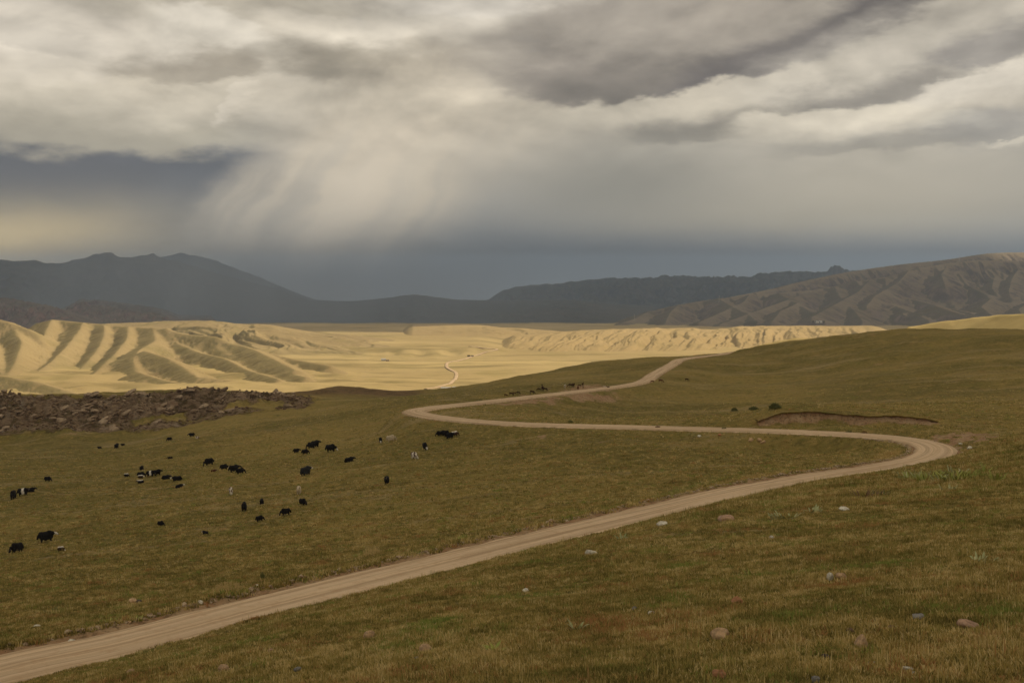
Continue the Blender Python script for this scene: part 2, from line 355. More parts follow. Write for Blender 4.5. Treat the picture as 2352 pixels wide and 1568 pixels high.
def hit(px, py, dmin=3.0, dmax=1000.0):
    """where the line of sight through a measured point meets the pasture"""
    a, s = slope(px, py); d = np.exp(np.linspace(math.log(dmin), math.log(dmax), 1400))
    below = ground_z(a * d, d) > s * d
    k = int(np.argmax(below)) if below.any() else len(d) - 1
    if k > 0:
        lo, hi = d[k - 1], d[k]
        dd = np.linspace(lo, hi, 24); b = ground_z(a * dd, dd) > s * dd; k2 = int(np.argmax(b)) if b.any() else 23; dist = dd[k2]
    else: dist = d[0]
    X = float(a * dist); Y = float(dist)
    return X, Y, float(ground_z(np.array([X]), np.array([Y]))[0])

# ------------------------------------------------------------------ mesh helpers
def mesh_from(name, V, Fc, smooth=True, attrs=None):
    V = np.asarray(V, np.float32); Fc = np.asarray(Fc, np.int32); me = bpy.data.meshes.new(name); k = Fc.shape[1]
    me.vertices.add(len(V)); me.vertices.foreach_set('co', V.ravel())
    me.loops.add(Fc.size); me.loops.foreach_set('vertex_index', Fc.ravel())
    me.polygons.add(len(Fc)); me.polygons.foreach_set('loop_start', np.arange(0, Fc.size, k, dtype=np.int32))
    try: me.polygons.foreach_set('loop_total', np.full(len(Fc), k, np.int32))
    except Exception: pass
    me.polygons.foreach_set('use_smooth', np.full(len(Fc), smooth))
    for nm, arr in (attrs or {}).items():
        at = me.attributes.new(nm, 'FLOAT', 'POINT'); at.data.foreach_set('value', np.asarray(arr, np.float32).ravel())
    me.update(calc_edges=True); me.validate(); return me
def grid_faces(nr, nc, mask=None):
    i = np.arange(nr - 1)[:, None] * nc + np.arange(nc - 1)[None]
    f = np.stack([i, i + 1, i + nc + 1, i + nc], -1).reshape(-1, 4)
    return f
def add(name, me, mat=None, parent=None, loc=None, rot=None, scale=None, **props):
    o = bpy.data.objects.new(name, me); COL.objects.link(o)
    if mat is not None:
        for m in (mat if isinstance(mat, (list, tuple)) else [mat]): me.materials.append(m)
    if parent is not None: o.parent = parent
    if loc is not None: o.location = loc
    if rot is not None: o.rotation_euler = rot
    if scale is not None: o.scale = scale if isinstance(scale, (tuple, list)) else (scale,) * 3
    for k, v in props.items(): o[k] = v
    return o
def material(name):
    m = bpy.data.materials.new(name); m.use_nodes = True; m.node_tree.nodes.clear(); nt = NT(m.node_tree)
    out = nt.n('ShaderNodeOutputMaterial'); return m, nt, out
def finish(nt, out, color, rough=.95, bump=None, bump_dist=.1, bump_strength=1.0, spec=.15, sheen=None):
    b = nt.n('ShaderNodeBsdfPrincipled'); nt.put(b.inputs['Base Color'], color); nt.put(b.inputs['Roughness'], rough); b.inputs['Specular IOR Level'].default_value = spec
    if bump is not None:
        bn = nt.n('ShaderNodeBump'); nt.put(bn.inputs['Height'], bump); bn.inputs['Distance'].default_value = bump_dist; bn.inputs['Strength'].default_value = bump_strength
        nt.put(b.inputs['Normal'], bn.outputs[0])
    nt.t.links.new(b.outputs[0], out.inputs[0]); return b
def attr(nt, name, typ='GEOMETRY'):
    a = nt.n('ShaderNodeAttribute', attribute_name=name, attribute_type=typ); return a.outputs['Fac']
def pos(nt): return nt.n('ShaderNodeNewGeometry').outputs['Position']
def simple(name, c, rough=.9, var=.25, scale=6.0):
    m, nt, out = material(name); v = nt.n('ShaderNodeTexCoord').outputs['Object']
    n = nt.noise(v, scale, 5, .6); c2 = tuple(x * (1 - var) for x in c); c3 = tuple(min(1, x * (1 + var)) for x in c)
    finish(nt, out, nt.mix(nt.ss(n, .3, .7), c2, c3), rough); return m

# ------------------------------------------------------------------ pasture material
GREEN = (.150, .122, .032); OLIVE = (.255, .192, .056); TAN = (.33, .228, .076); RUST = (.24, .124, .042); DARK = (.078, .064, .019); LEAF = (.150, .165, .036)
SOIL = (.40, .275, .155); SOILR = (.31, .18, .095)
def pasture_color(nt, p):
    big = nt.noise(p, .013, 5, .55); mid = nt.noise(p, .09, 5, .6); small = nt.noise(p, .75, 5, .65); tiny = nt.noise(p, 5.0, 4, .7)
    strk = nt.noise(nt.mapping(p, rot=(0, 0, R(22)), scale=(.05, .28, .3)), 1.0, 5, .62)
    c = nt.mix(nt.ss(big, .40, .62), GREEN, OLIVE)
    trail = nt.noise(nt.mapping(p, rot=(0, 0, R(-34)), scale=(.010, .085, .02)), 1.0, 4, .55, dist=.4)
    c = nt.mix(nt.math('MULTIPLY', nt.ss(trail, .57, .68), .55), c, (.33, .25, .12))
    c = nt.mix(nt.math('MULTIPLY', nt.ss(nt.math('ABSOLUTE', nt.math('SUBTRACT', nt.noise(nt.mapping(p, rot=(0, 0, R(15)), scale=(.006, .035, .02)), 1.0, 3, .5), .5)), .012, .003), .5), c, (.36, .27, .14))
    c = nt.mix(nt.math('MULTIPLY', nt.ss(mid, .5, .72), .6), c, TAN)
    c = nt.mix(nt.math('MULTIPLY', nt.ss(strk, .5, .75), .45), c, DARK)
    c = nt.mix(nt.math('MULTIPLY', nt.ss(nt.noise(p, .16, 4, .6), .55, .75), .5), c, LEAF)
    c = nt.mix(nt.math('MULTIPLY', nt.ss(nt.noise(nt.vec('ADD', p, (40, 9, 3)), .21, 4, .62), .56, .76), .45), c, RUST)
    clump = nt.noise(p, .33, 6, .72)
    c = nt.mix(nt.math('MULTIPLY', nt.ss(clump, .52, .68), .6), c, TAN)
    c = nt.mix(nt.math('MULTIPLY', nt.ss(clump, .46, .30), .7), c, DARK)
    c = nt.mix(nt.math('MULTIPLY', nt.ss(small, .48, .70), .65), c, TAN)
    c = nt.mix(nt.math('MULTIPLY', nt.ss(small, .46, .26), .7), c, DARK)
    c = nt.mix(nt.ss(nt.noise(nt.vec('ADD', p, (3, 70, 5)), .55, 2, .5), .74, .80, 0.0, .8), c, (.42, .36, .24))
    c = nt.mix(nt.math('MULTIPLY', nt.ss(tiny, .44, .26), .5), c, DARK)
    c = nt.mix(nt.math('MULTIPLY', nt.ss(tiny, .6, .8), .5), c, (.27, .21, .09))
    return c, small, tiny, mid
gm, nt, out = material('pasture')
p = pos(nt)
c, small, tiny, mid = pasture_color(nt, p)
c = nt.mix(nt.math('MULTIPLY', attr(nt, 'dry'), .6), c, (.36, .225, .075)); c = nt.mix(nt.math('MULTIPLY', attr(nt, 'lush'), .55), c, (.185, .195, .036))
soil_c = nt.mix(nt.ss(nt.noise(p, .5, 5, .65), .35, .65), SOILR, SOIL); soil_c = nt.mix(nt.math('MULTIPLY', nt.ss(nt.noise(p, 2.2, 5, .7), .5, .36), .8), soil_c, (.12, .085, .045))
sm = nt.math('ADD', attr(nt, 'soil'), nt.math('MULTIPLY', nt.math('SUBTRACT', nt.noise(p, .9, 5, .7), .5), .9))
c = nt.mix(nt.ss(sm, .42, .72), c, soil_c)
redc = nt.mix(nt.ss(nt.noise(p, .22, 4, .75), .42, .62), (.17, .105, .05), (.095, .06, .028))
c = nt.mix(nt.math('MULTIPLY', attr(nt, 'red'), nt.ss(nt.noise(p, .02, 4, .6), .3, .55, .35, .95)), c, redc)
nz = nt.n('ShaderNodeSeparateXYZ'); nt.put(nz.inputs[0], nt.n('ShaderNodeNewGeometry').outputs['Normal'])
vo = nt.n('ShaderNodeTexVoronoi', feature='F1'); nt.put(vo.inputs['Vector'], nt.mapping(nt.vec('ADD', p, nt.vec('SCALE', nt.noise(p, .5, 3, .6, out=1), scale=2.0)), rot=(0, .5, .7), scale=(.25, .5, .6))); vo.inputs['Scale'].default_value = .8
rn = nt.noise(nt.mapping(p, rot=(0, .4, .6), scale=(.4, .9, 1.4)), .5, 7, .72)
rc = nt.mix(nt.ss(rn, .36, .62), (.20, .13, .075), (.42, .30, .185))
rc = nt.mix(nt.math('MULTIPLY', nt.ss(nt.noise(p, .11, 5, .7), .55, .68), .9), rc, (.40, .325, .235))
rc = nt.mix(nt.math('MULTIPLY', nt.ss(nt.noise(nt.vec('ADD', p, (9, 4, 7)), .12, 5, .65), .5, .62), .8), rc, (.125, .09, .038))
rm = nt.math('ADD', attr(nt, 'rock'), nt.math('MULTIPLY', nt.math('SUBTRACT', nt.noise(p, .12, 6, .7), .5), 1.1))
rmask = nt.ss(rm, .35, .6)
c = nt.mix(rmask, c, rc)
hgt = nt.math('ADD', nt.math('MULTIPLY', small, .35), nt.math('MULTIPLY', tiny, .12))
hgt = nt.math('ADD', hgt, nt.math('MULTIPLY', nt.math('MULTIPLY', rmask, rn), 8.0))
finish(nt, out, c, .95, hgt, .9, .8, spec=.05)

# ------------------------------------------------------------------ the near ground sheet
NR, NC = 820, 760
aa = np.linspace(-1.05, 1.05, NC); aa = .62 * aa + .38 * aa ** 3 / 1.05 ** 2
ll = np.concatenate([np.exp(np.linspace(math.log(2.2), math.log(520), int(NR * .86), endpoint=False)), np.exp(np.linspace(math.log(520), math.log(1320), NR - int(NR * .86)))])
GX = aa[None, :] * (ll[:, None] + 6); GY = np.repeat(ll[:, None], NC, 1)
gz, soil, rock, red = ground_z(GX, GY, True); _z, _s, dry, lush, _d = ground_z(GX, GY, 'verge')
ground_me = mesh_from('ground', np.stack([GX, GY, gz], -1).reshape(-1, 3), grid_faces(NR, NC), True, {'soil': soil, 'rock': rock, 'red': red, 'dry': dry, 'lush': lush})
ground = add('ground', ground_me, gm, kind='structure', label='olive brown grazed pasture sloping away below the viewpoint')

# ------------------------------------------------------------------ dirt roads
rmat, nt, out = material('dirt_road')
p = pos(nt); ac = attr(nt, 'across'); al = attr(nt, 'along')
uv = nt.comb(nt.math('MULTIPLY', al, .035), nt.math('MULTIPLY', ac, 1.0), 0.0)
trk = nt.noise(nt.mapping(uv, scale=(1, 2.2, 1)), 1.0, 5, .6)
gr = nt.noise(p, 9.0, 5, .75); gm2 = nt.noise(p, 1.1, 5, .65)
c = nt.mix(nt.ss(trk, .38, .62), (.44, .305, .18), (.68, .50, .315))
wheel = nt.math('MAXIMUM', nt.ss(nt.math('ABSOLUTE', nt.math('SUBTRACT', ac, 1.15)), .75, .15), nt.ss(nt.math('ABSOLUTE', nt.math('ADD', ac, 1.0)), .75, .15))
c = nt.mix(nt.math('MULTIPLY', wheel, .5), c, (.66, .495, .325))
c = nt.mix(nt.math('MULTIPLY', nt.ss(gm2, .5, .7), .5), c, (.46, .285, .155))
c = nt.mix(nt.math('MULTIPLY', nt.ss(gr, .55, .75), .6), c, (.60, .50, .39))
c = nt.mix(nt.math('MULTIPLY', nt.ss(gr, .45, .25), .55), c, (.24, .17, .105))
edge = nt.ss(nt.math('ADD', nt.math('ABSOLUTE', ac), nt.math('MULTIPLY', nt.math('SUBTRACT', nt.noise(p, .8, 5, .7), .5), 2.6)), 2.7, 3.7)
c = nt.mix(nt.math('MULTIPLY', nt.ss(nt.noise(nt.mapping(uv, loc=(7, 3, 0), scale=(.6, 1.3, 1)), 1.0, 4, .6), .52, .66), .55), c, (.36, .25, .145))
c = nt.mix(nt.math('MULTIPLY', edge, .8), c, (.20, .15, .08))
finish(nt, out, c, .95, nt.math('ADD', nt.math('MULTIPLY', gr, .3), nt.math('MULTIPLY', trk, .7)), .08, .8, spec=.1)
def strip(name, C, half, nac, crown, label, tuck=.42, rag=.35):
    T = np.gradient(C[:, :2], axis=0); T /= np.linalg.norm(T, axis=1)[:, None]; N = np.stack([T[:, 1], -T[:, 0]], 1)
    S = np.concatenate([[0], np.cumsum(np.linalg.norm(np.diff(C, axis=0), axis=1))])
    u = np.linspace(-1, 1, nac); V = []; AC = []
    far_ = np.clip((C[:, 1] - 60) / 340, 0, 1)[:, None]
    wob = half + .25 + rag * fbm(S / 5, S * 0 + 3.3, 4)[:, None] * np.where(u > 0, 1, -1)
    off = u[None] * wob
    prof = -np.abs(u) ** 6 * tuck + .05 * (1 - u * u) * crown - .035 * np.exp(-((np.abs(off) - 1.1) / .4) ** 2)
    X = C[:, 0:1] + N[:, 0:1] * off; Y = C[:, 1:2] + N[:, 1:2] * off
    Z = C[:, 2:3] + prof[:] + .03 * fbm(X / 1.5, Y / 1.5, 3) * (1 - np.abs(u)) - np.abs(u) ** 6 * .3 * far_
    V = np.stack([X, Y, Z], -1).reshape(-1, 3)
    me = mesh_from(name, V, grid_faces(len(C), nac), True, {'across': off, 'along': np.repeat(S[:, None], nac, 1)})
    return add(name, me, rmat, kind='structure', label=label)
strip('dirt_road', RC, HALF, 15, 1, 'pale rutted dirt road winding in two hairpin bends over the pasture')

# the undercut bank behind the road: a turf lip over bare earth
bx_ = np.linspace(BANK[0, 0] + .5, BANK[-1, 0] - 1, 260); byy = bank_y(bx_); rag_ = .30 * fbm(bx_ / 1.1, bx_ * 0 + 8, 4)
zt = ground_z(bx_, byy + 2.2); zb = ground_z(bx_, byy - 3.2); prof_ = [(2.4, zt - .05), (1.0, zt + .06), (-.55 + rag_, zt + .02), (-.50 + rag_, zt - .16), (.0, zt - .34), (-.35 + .5 * rag_, zt * .55 + zb * .45), (-1.7 + rag_, zb + .3), (-3.3, zb - .12)]
Vb = np.stack([np.stack([bx_, byy + q_, z_], -1) for q_, z_ in prof_], 1).reshape(-1, 3)
bank_me = mesh_from('cut_bank', Vb, grid_faces(260, 8), False, {'soil': np.clip(np.tile([0, 0, 0, .3, 1.2, 1.0, .55, .1], 260) + np.repeat(.5 * fbm(bx_ / 5, bx_ * 0 + 3, 4), 8) * np.tile([0, 0, 0, .5, 1, 1, 1, .6], 260), 0, 1.3), 'dry': np.zeros(2080), 'lush': np.zeros(2080), 'rock': np.zeros(2080), 'red': np.zeros(2080)})
add('cut_bank', bank_me, gm, kind='structure', label='undercut earth bank with a turf lip behind the road')

# clods and gravel scraped up along the far edge of the near stretch
gr_ = np.random.default_rng(77); kk_ = gr_.integers(0, int(np.argmax(RS > 178)), 4200); off_ = -(HALF + .45 + np.abs(gr_.normal(0, .32, 4200))); off_[:700] = HALF + .2 + np.abs(gr_.normal(0, .3, 700))
bxx = RC[kk_, 0] + RN[kk_, 0] * off_ + gr_.normal(0, .1, 4200); byy2 = RC[kk_, 1] + RN[kk_, 1] * off_ + gr_.normal(0, .1, 4200); bzz = ground_z(bxx, byy2); sz_ = gr_.gamma(2.0, .028, 4200) + .02
oct_v = np.array([(1, 0, 0), (-1, 0, 0), (0, 1, 0), (0, -1, 0), (0, 0, .8), (.5, .5, .5), (-.5, .5, .45), (-.5, -.6, .5), (.6, -.5, .4)], float); oct_f = np.array([(0, 2, 5), (2, 1, 6), (1, 3, 7), (3, 0, 8), (5, 2, 6), (6, 1, 7), (7, 3, 8), (8, 0, 5), (5, 6, 4), (6, 7, 4), (7, 8, 4), (8, 5, 4)])
th_ = gr_.uniform(0, 6.28, 4200); ca, sa = np.cos(th_), np.sin(th_); stretch = gr_.uniform(.7, 1.5, (4200, 3))
Vq = oct_v[None] * stretch[:, None] * sz_[:, None, None]; Vq = np.stack([Vq[..., 0] * ca[:, None] - Vq[..., 1] * sa[:, None], Vq[..., 0] * sa[:, None] + Vq[..., 1] * ca[:, None], Vq[..., 2]], -1) + np.stack([bxx, byy2, bzz - .01], -1)[:, None]
cm_, nt, out = material('road_gravel'); cg = nt.noise(pos(nt), 3.0, 3, .6); finish(nt, out, nt.mix(nt.ss(cg, .35, .65), (.22, .145, .08), (.52, .40, .27)), .95, spec=.1)
add('road_gravel', mesh_from('road_gravel', Vq.reshape(-1, 3), (oct_f[None] + 9 * np.arange(4200)[:, None, None]).reshape(-1, 3), False), cm_, kind='stuff', label='clods and gravel scraped up along the edges of the near road')
# ------------------------------------------------------------------ the valley and the ranges beyond
def steppe(name, dry, pale, green, rock=None, aspect=.5, nscale=1.0, bumpd=2.0, streaks=False):
    m, nt, out = material(name); p = pos(nt)
    big = nt.noise(p, .0016 * nscale, 6, .6); mid = nt.noise(p, .009 * nscale, 6, .62); fin = nt.noise(p, .06 * nscale, 5, .65)
    c = nt.mix(nt.ss(big, .35, .65), dry, pale)
    c = nt.mix(nt.math('MULTIPLY', nt.ss(mid, .5, .68), .5), c, green)
    if streaks: c = nt.mix(nt.math('MULTIPLY', nt.ss(nt.noise(nt.mapping(p, rot=(0, 0, R(4)), scale=(.0016, .011, .003)), 1.0, 6, .6), .48, .64), .6), c, tuple(v * .62 for v in green)); c = nt.mix(nt.math('MULTIPLY', nt.ss(nt.noise(nt.mapping(p, loc=(4, 2, 1), scale=(.002, .009, .003)), 1.0, 6, .6), .52, .66), .5), c, tuple(v * 1.22 for v in pale))
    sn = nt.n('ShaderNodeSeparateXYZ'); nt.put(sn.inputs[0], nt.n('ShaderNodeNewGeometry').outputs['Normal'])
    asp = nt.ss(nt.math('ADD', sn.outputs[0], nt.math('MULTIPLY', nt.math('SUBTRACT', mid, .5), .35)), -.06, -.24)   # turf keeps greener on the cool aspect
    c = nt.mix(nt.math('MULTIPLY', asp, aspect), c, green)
    c = nt.mix(nt.math('MULTIPLY', nt.ss(fin, .42, .25), .4), c, tuple(v * .6 for v in dry))
    c = nt.mix(nt.math('MULTIPLY', nt.ss(fin, .58, .75), .35), c, tuple(min(.8, v * 1.25) for v in pale))
    if rock:
        steep = nt.ss(nt.math('ADD', sn.outputs[2], nt.math('MULTIPLY', nt.math('SUBTRACT', fin, .5), .4)), .90, .78)
        c = nt.mix(nt.math('MULTIPLY', steep, .8), c, nt.mix(nt.ss(nt.noise(p, .03 * nscale, 6, .7), .4, .6), rock, tuple(v * 2.0 for v in rock)))
    finish(nt, out, c, .95, nt.math('ADD', nt.math('MULTIPLY', mid, .6), nt.math('MULTIPLY', fin, .4)), bumpd / nscale, .8, spec=.03); return m
M_valley = steppe('dry_steppe', (.41, .30, .135), (.48, .36, .165), (.31, .245, .09), aspect=.45, streaks=True)
M_badland = steppe('badland_grass', (.32, .235, .112), (.39, .29, .142), (.20, .168, .062), aspect=.55, bumpd=5.0)
M_gully = steppe('gully_ridge', (.39, .28, .128), (.45, .325, .155), (.29, .22, .088), aspect=.5, bumpd=4.0)
M_range = steppe('mountain_steppe', (.23, .175, .11), (.29, .225, .145), (.095, .08, .045), (.12, .09, .068), aspect=.7, bumpd=6.0, nscale=.5)
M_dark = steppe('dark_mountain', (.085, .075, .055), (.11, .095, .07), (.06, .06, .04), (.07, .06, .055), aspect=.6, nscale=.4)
M_crag = steppe('crag', (.15, .12, .085), (.21, .16, .115), (.10, .088, .05), (.14, .09, .07), aspect=.5, nscale=.8)

# the valley floor reaches to the horizon
def valley_z(X, Y):
    z = -172 - .0035 * np.clip(Y - 1700, -900, 2600) - .045 * 700 * (np.log1p(np.exp((np.clip(Y, 0, 7200) - 4700) / 700))) - .019 * np.maximum(0, Y - 7200)
    z = z + 5 * fbm(X / 420, Y / 260, 4, off=3) + 1.2 * fbm(X / 60, Y / 60, 3, off=13)
    px = X / Y * F + 1176
    yt = 2540 + 120 * fbm(X / 300, Y * 0, 3, off=1) + 60 * (ridged(X / 70, Y / 400, 3, .5, 5) - .6)
    z = z + 12 * sst(Y, yt, yt + 110) * sst(px, 560, 800) * sst(px, 1180, 1090) * sst(Y, 3900, 3000)
    # low swells coming down off the hills on the left
    sw = sst(px, 1080, 720) * sst(Y, 2500, 1700)
    z = z + sw * 16 * (ridged((X + .9 * Y) / 190, (Y - .3 * X) / 420, 3, .5, 2) - .35)
    return z
def interp_line(L, px, k):
    L = np.array(sorted(L)); return np.interp(px, L[:, 0], L[:, k])
def smooth1(v, n):
    for _ in range(n): v = np.concatenate([[v[0]], (v[:-2] + 2 * v[1:-1] + v[2:]) / 4, [v[-1]]])
    return v
def hill_range(name, crest, base, mat, label, nc=420, nr=150, wx=200., amp=.3, warp=1.0, along=5.0, skew=0.0, prof=1.0, detail=.05, back=.5, seed=0., rough=3, tuck=.12, sm=4, ends=.1):
    """a range whose crest and foot stand at measured distances; spurs and gullies run down from the crest"""
    px0, px1 = crest[0][0], crest[-1][0]; px = np.linspace(px0, px1, nc); al = (px - 1176) / F
    yc = smooth1(interp_line(crest, px, 1), sm); dc = smooth1(interp_line(crest, px, 2), sm * 4); yb = smooth1(interp_line(base, px, 1), sm * 4); db = smooth1(interp_line(base, px, 2), sm * 4)
    zc = slope(px, yc)[1] * dc; zb = valley_z(al * db, db) - 1.0
    nf = int(nr * .75); q = np.concatenate([np.linspace(0, 1, nf), 1 + back * np.linspace(0, 1, nr - nf + 1)[1:]])
    Q = q[:, None]; Y = db[None] + Q * (dc - db)[None]; X = al[None] * Y
    win = np.clip(np.minimum(px - px0, px1 - px) / (ends * (px1 - px0)), 0, 1); win = win * win * (3 - 2 * win)
    rel = np.maximum(zc - zb, 4)[None]
    qc = np.minimum(Q, 1)
    z = zb[None] + rel * qc ** prof - rel * np.where(Q > 1, ((Q - 1) / back) ** 1.2 * .9, 0)
    span = (dc - db)[None]
    sk = skew if not isinstance(skew, tuple) else np.interp(px, skew[0], skew[1])[None]
    c = X + sk * (1 - qc) * span + warp * wx * fbm(X / (wx * 2.5), Y / (wx * 2.5), 3, off=seed + 7)
    d = Y / along
    env = np.sin(np.pi * np.clip(qc, 0, 1) ** .75) * .85 + .15 * qc
    # rounded spurs parted by sharp gullies, small ones branching off the large ones
    def billow(u, v, o, g):
        s_, a_, t_ = 0, 1., 0
        for k in range(o):
            n_v = np.abs(perlin(u + seed + 5 * k, v + 2.3 * seed)) ** .85; s_ = s_ + a_ * n_v; t_ += a_; a_ *= g
            u, v = u * 2.1 + .5 * v + 3.1, v * 2.0 - .25 * u
        return s_ / t_ * 2.2 - .55
    big = billow(c / (wx * 2.2), d / (wx * 2.2), 2, .45)
    gul = billow((c + .35 * wx * big) / wx, d / wx, rough, .42)
    rg = ridged((c + .2 * wx * big) / (wx * 1.5), d / (wx * 1.5), 3, .5, seed + 11) - .62
    rill = billow((c + .25 * wx * gul) / (wx * .26), d / (wx * .45), 2, .5)
    z = z + rel * amp * env * (.5 * gul + .8 * big + .75 * rg + .16 * rill)
    z = z + rel * detail * fbm(X / (wx * .3), Y / (wx * .5), 5, .55, seed + 40) * (.35 + .65 * env)
    z = z - rel * tuck * np.maximum(0, 1 - Q * 9)
    floor = valley_z(X, Y); z = floor + (z - floor) * win[None] - 20 * (1 - win[None])
    V = np.stack([np.broadcast_to(X, z.shape), np.broadcast_to(Y, z.shape), z], -1).reshape(-1, 3)
    return add(name, mesh_from(name, V, grid_faces(nr, nc)), mat, kind='structure', label=label)

nr, nc = 420, 520
vy = np.exp(np.linspace(math.log(850), math.log(26000), nr)); va = np.linspace(-1.3, 1.3, nc)
VY = np.repeat(vy[:, None], nc, 1); VX = va[None] * (VY * .75 + 350)
add('valley_floor', mesh_from('valley_floor', np.stack([VX, VY, valley_z(VX, VY)], -1).reshape(-1, 3), grid_faces(nr, nc)), M_valley, kind='structure', label='dry golden valley floor beyond the green hills')
def vhit(px, py):
    a, s = slope(px, py); d = np.linspace(1100, 4500, 4000); b = valley_z(a * d, d) > s * d
    k = int(np.argmax(b)) if b.any() else 3999
    return np.array([a * d[k], d[k], float(valley_z(np.array([a * d[k]]), np.array([d[k]]))[0])])

# left badland hills: built up from their spur lines, each running from the crest down to the valley floor
def ridge_range(name, ridges, mat, label, px0, px1, y0, y1, nc, nr, k, rnd, soft, rill, rill_w, lump, seed=0.):
    """ridges: (line of measured points, distance at its start, distance at its end, flank slope)"""
    al = (np.linspace(px0, px1, nc) - 1176) / F; Yv = np.exp(np.linspace(math.log(y0), math.log(y1), nr))
    Y = np.repeat(Yv[:, None], nc, 1); X = al[None] * Y
    wob = lump * fbm(X / (rill_w * 4), Y / (rill_w * 4), 4, .5, seed)
    floor = valley_z(X, Y) - 3.0
    z = floor
    for r_i, (line, d0, d1, kk) in enumerate(ridges):
        L = np.array(line, float); t = np.concatenate([[0], np.cumsum(np.hypot(*np.diff(L, axis=0).T))]); t /= t[-1]
        tt = np.linspace(0, 1, 60); lx = smooth1(np.interp(tt, t, L[:, 0]), 3); ly = smooth1(np.interp(tt, t, L[:, 1]), 3); d = d0 + (d1 - d0) * tt
        a, s_ = slope(lx, ly); RX, RY, RZ = a * d, d, s_ * d
        seg = np.concatenate([[0], np.cumsum(np.hypot(np.diff(RX), np.diff(RY)))])
        best = np.full(X.shape, 1e18); bz = np.zeros(X.shape); bt = np.zeros(X.shape)
        for m in range(59):     # distance to each piece of the line
            ux, uy = RX[m + 1] - RX[m], RY[m + 1] - RY[m]; l2 = ux * ux + uy * uy + 1e-6
            q = np.clip(((X - RX[m]) * ux + (Y - RY[m]) * uy) / l2, 0, 1); d2 = (X - RX[m] - q * ux) ** 2 + (Y - RY[m] - q * uy) ** 2
            w_ = d2 < best; best = np.where(w_, d2, best); bz = np.where(w_, RZ[m] + q * (RZ[m + 1] - RZ[m]), bz); bt = np.where(w_, seg[m] + q * (seg[m + 1] - seg[m]), bt)
        dist = np.sqrt(best); dd = np.sqrt(dist ** 2 + rnd ** 2) - rnd
        ph = (bt + .35 * dist + 12 * r_i) / rill_w; n1_ = np.abs(perlin(ph, dist / (rill_w * 5) + r_i * 3.3 + seed)); n2_ = np.abs(perlin(ph * 2.3 + 7, dist / (rill_w * 3) + r_i))
        z_i = bz - kk * k * dd - rill * (n1_ + .45 * n2_) * np.clip(dist / (rill_w * 1.6), 0, 1) + wob * np.clip(dist / (rill_w * 2), 0, 1)
        z = soft * np.logaddexp(z / soft, z_i / soft)
    V = np.stack([X, Y, z], -1).reshape(-1, 3)
    return add(name, mesh_from(name, V, grid_faces(nr, nc)), mat, kind='structure', label=label)
b5 = lambda *q: [(.4 * x, 545.7 + .4 * y) for x, y in q]
ridge_range('badland_hills', [
  (b5((-900,460),(-400,475),(0,468),(70,490),(200,540),(243,600)), 2750, 2350, 1), (b5((-500,470),(-420,600),(-300,760),(-200,900)), 2600, 1600, 1), (b5((-120,470),(-60,600),(-20,720),(30,830)), 2550, 1800, 1), (b5((60,485),(130,600),(90,720),(40,800)), 2480, 1850, 1.1),
  (b5((220,490),(300,470),(480,487),(560,495),(740,510),(960,525)), 2700, 2420, 1), (b5((480,488),(455,540),(390,620),(300,710),(180,800),(90,850)), 2560, 1780, 1), (b5((600,502),(605,560),(560,650),(470,750),(360,830),(260,880)), 2520, 1730, 1),
  (b5((740,510),(735,580),(660,670),(590,740),(520,800),(430,870)), 2480, 1700, 1), (b5((300,470),(255,560),(245,640),(150,740),(40,810)), 2640, 1850, 1.1), (b5((880,520),(900,590),(800,645),(765,700),(790,770),(830,850),(800,910)), 2450, 1640, .9),
  (b5((960,525),(1060,555),(1250,568),(1300,600),(1480,650),(1700,700),(1900,735)), 2420, 2020, 1), (b5((960,525),(1000,600),(1150,660),(1290,690),(1420,760),(1600,810)), 2420, 1800, 1), (b5((830,650),(960,690),(1060,745),(1150,810),(1260,860),(1380,900)), 2080, 1620, .9), (b5((1150,570),(1270,640),(1350,700),(1560,760),(1760,800)), 2350, 1830, .9),
  (b5((790,770),(950,820),(1100,850),(1250,900)), 1850, 1610, .8), (b5((-100,770),(60,800),(220,830),(360,870),(470,905)), 1800, 1580, .8), (b5((1300,600),(1460,640),(1560,690),(1700,760)), 2330, 1900, .8), (b5((1160,800),(1400,830),(1700,860),(2000,880)), 1760, 1660, .6)],
  M_badland, 'dry rounded badland hills with grassy gullies on the left of the valley', -420, 960, 1420, 3100, 640, 340, .50, 8, 2.2, 10.0, 20, 3.0, 3.0)
hill_range('badland_hills', [(150,748,3300),(280,742,3250),(416,737,3200),(488,738,3150),(624,748,3100),(716,763,3050),(800,768,3000),(980,790,2900)],
  [(150,815,2450),(480,800,2450),(716,790,2500),(980,794,2600)], M_badland, 'paler second row of badland hills behind the gullied spurs', nc=320, nr=130, wx=120, amp=.5, warp=.9, along=3, skew=-.3, detail=.012, seed=9, rough=3)
# gullied ridges along the far side of the valley
hill_range('gullied_ridge', [(900,776,3900),(1010,764,3850),(1070,757,3800),(1119,750,3760),(1200,754,3700),(1290,762,3650),(1420,766,3650)],
  [(900,780,3300),(1119,774,3250),(1420,776,3300)], M_gully, 'low pale ridge at the far side of the valley', nc=240, nr=80, wx=70, amp=.5, warp=.8, along=4, detail=.01, seed=14, rough=2)
hill_range('gullied_ridge', [(1090,798,3000),(1135,786,3050),(1179,769,3120),(1250,767,3180),(1359,758,3260),(1503,754,3320),(1579,754,3360),(1640,757,3400),(1707,750,3480),(1850,748,3600),(2100,752,3800)],
  [(1090,799,2850),(1127,796,2740),(1247,806,2600),(1487,803,2620),(1647,798,2700),(1850,790,2850),(2100,785,3000)], M_gully, 'long sunlit ridge cut by rows of small gullies', nc=520, nr=130, wx=42, amp=.62, warp=.22, along=13, skew=.25, prof=.8, detail=.01, seed=22, rough=2)
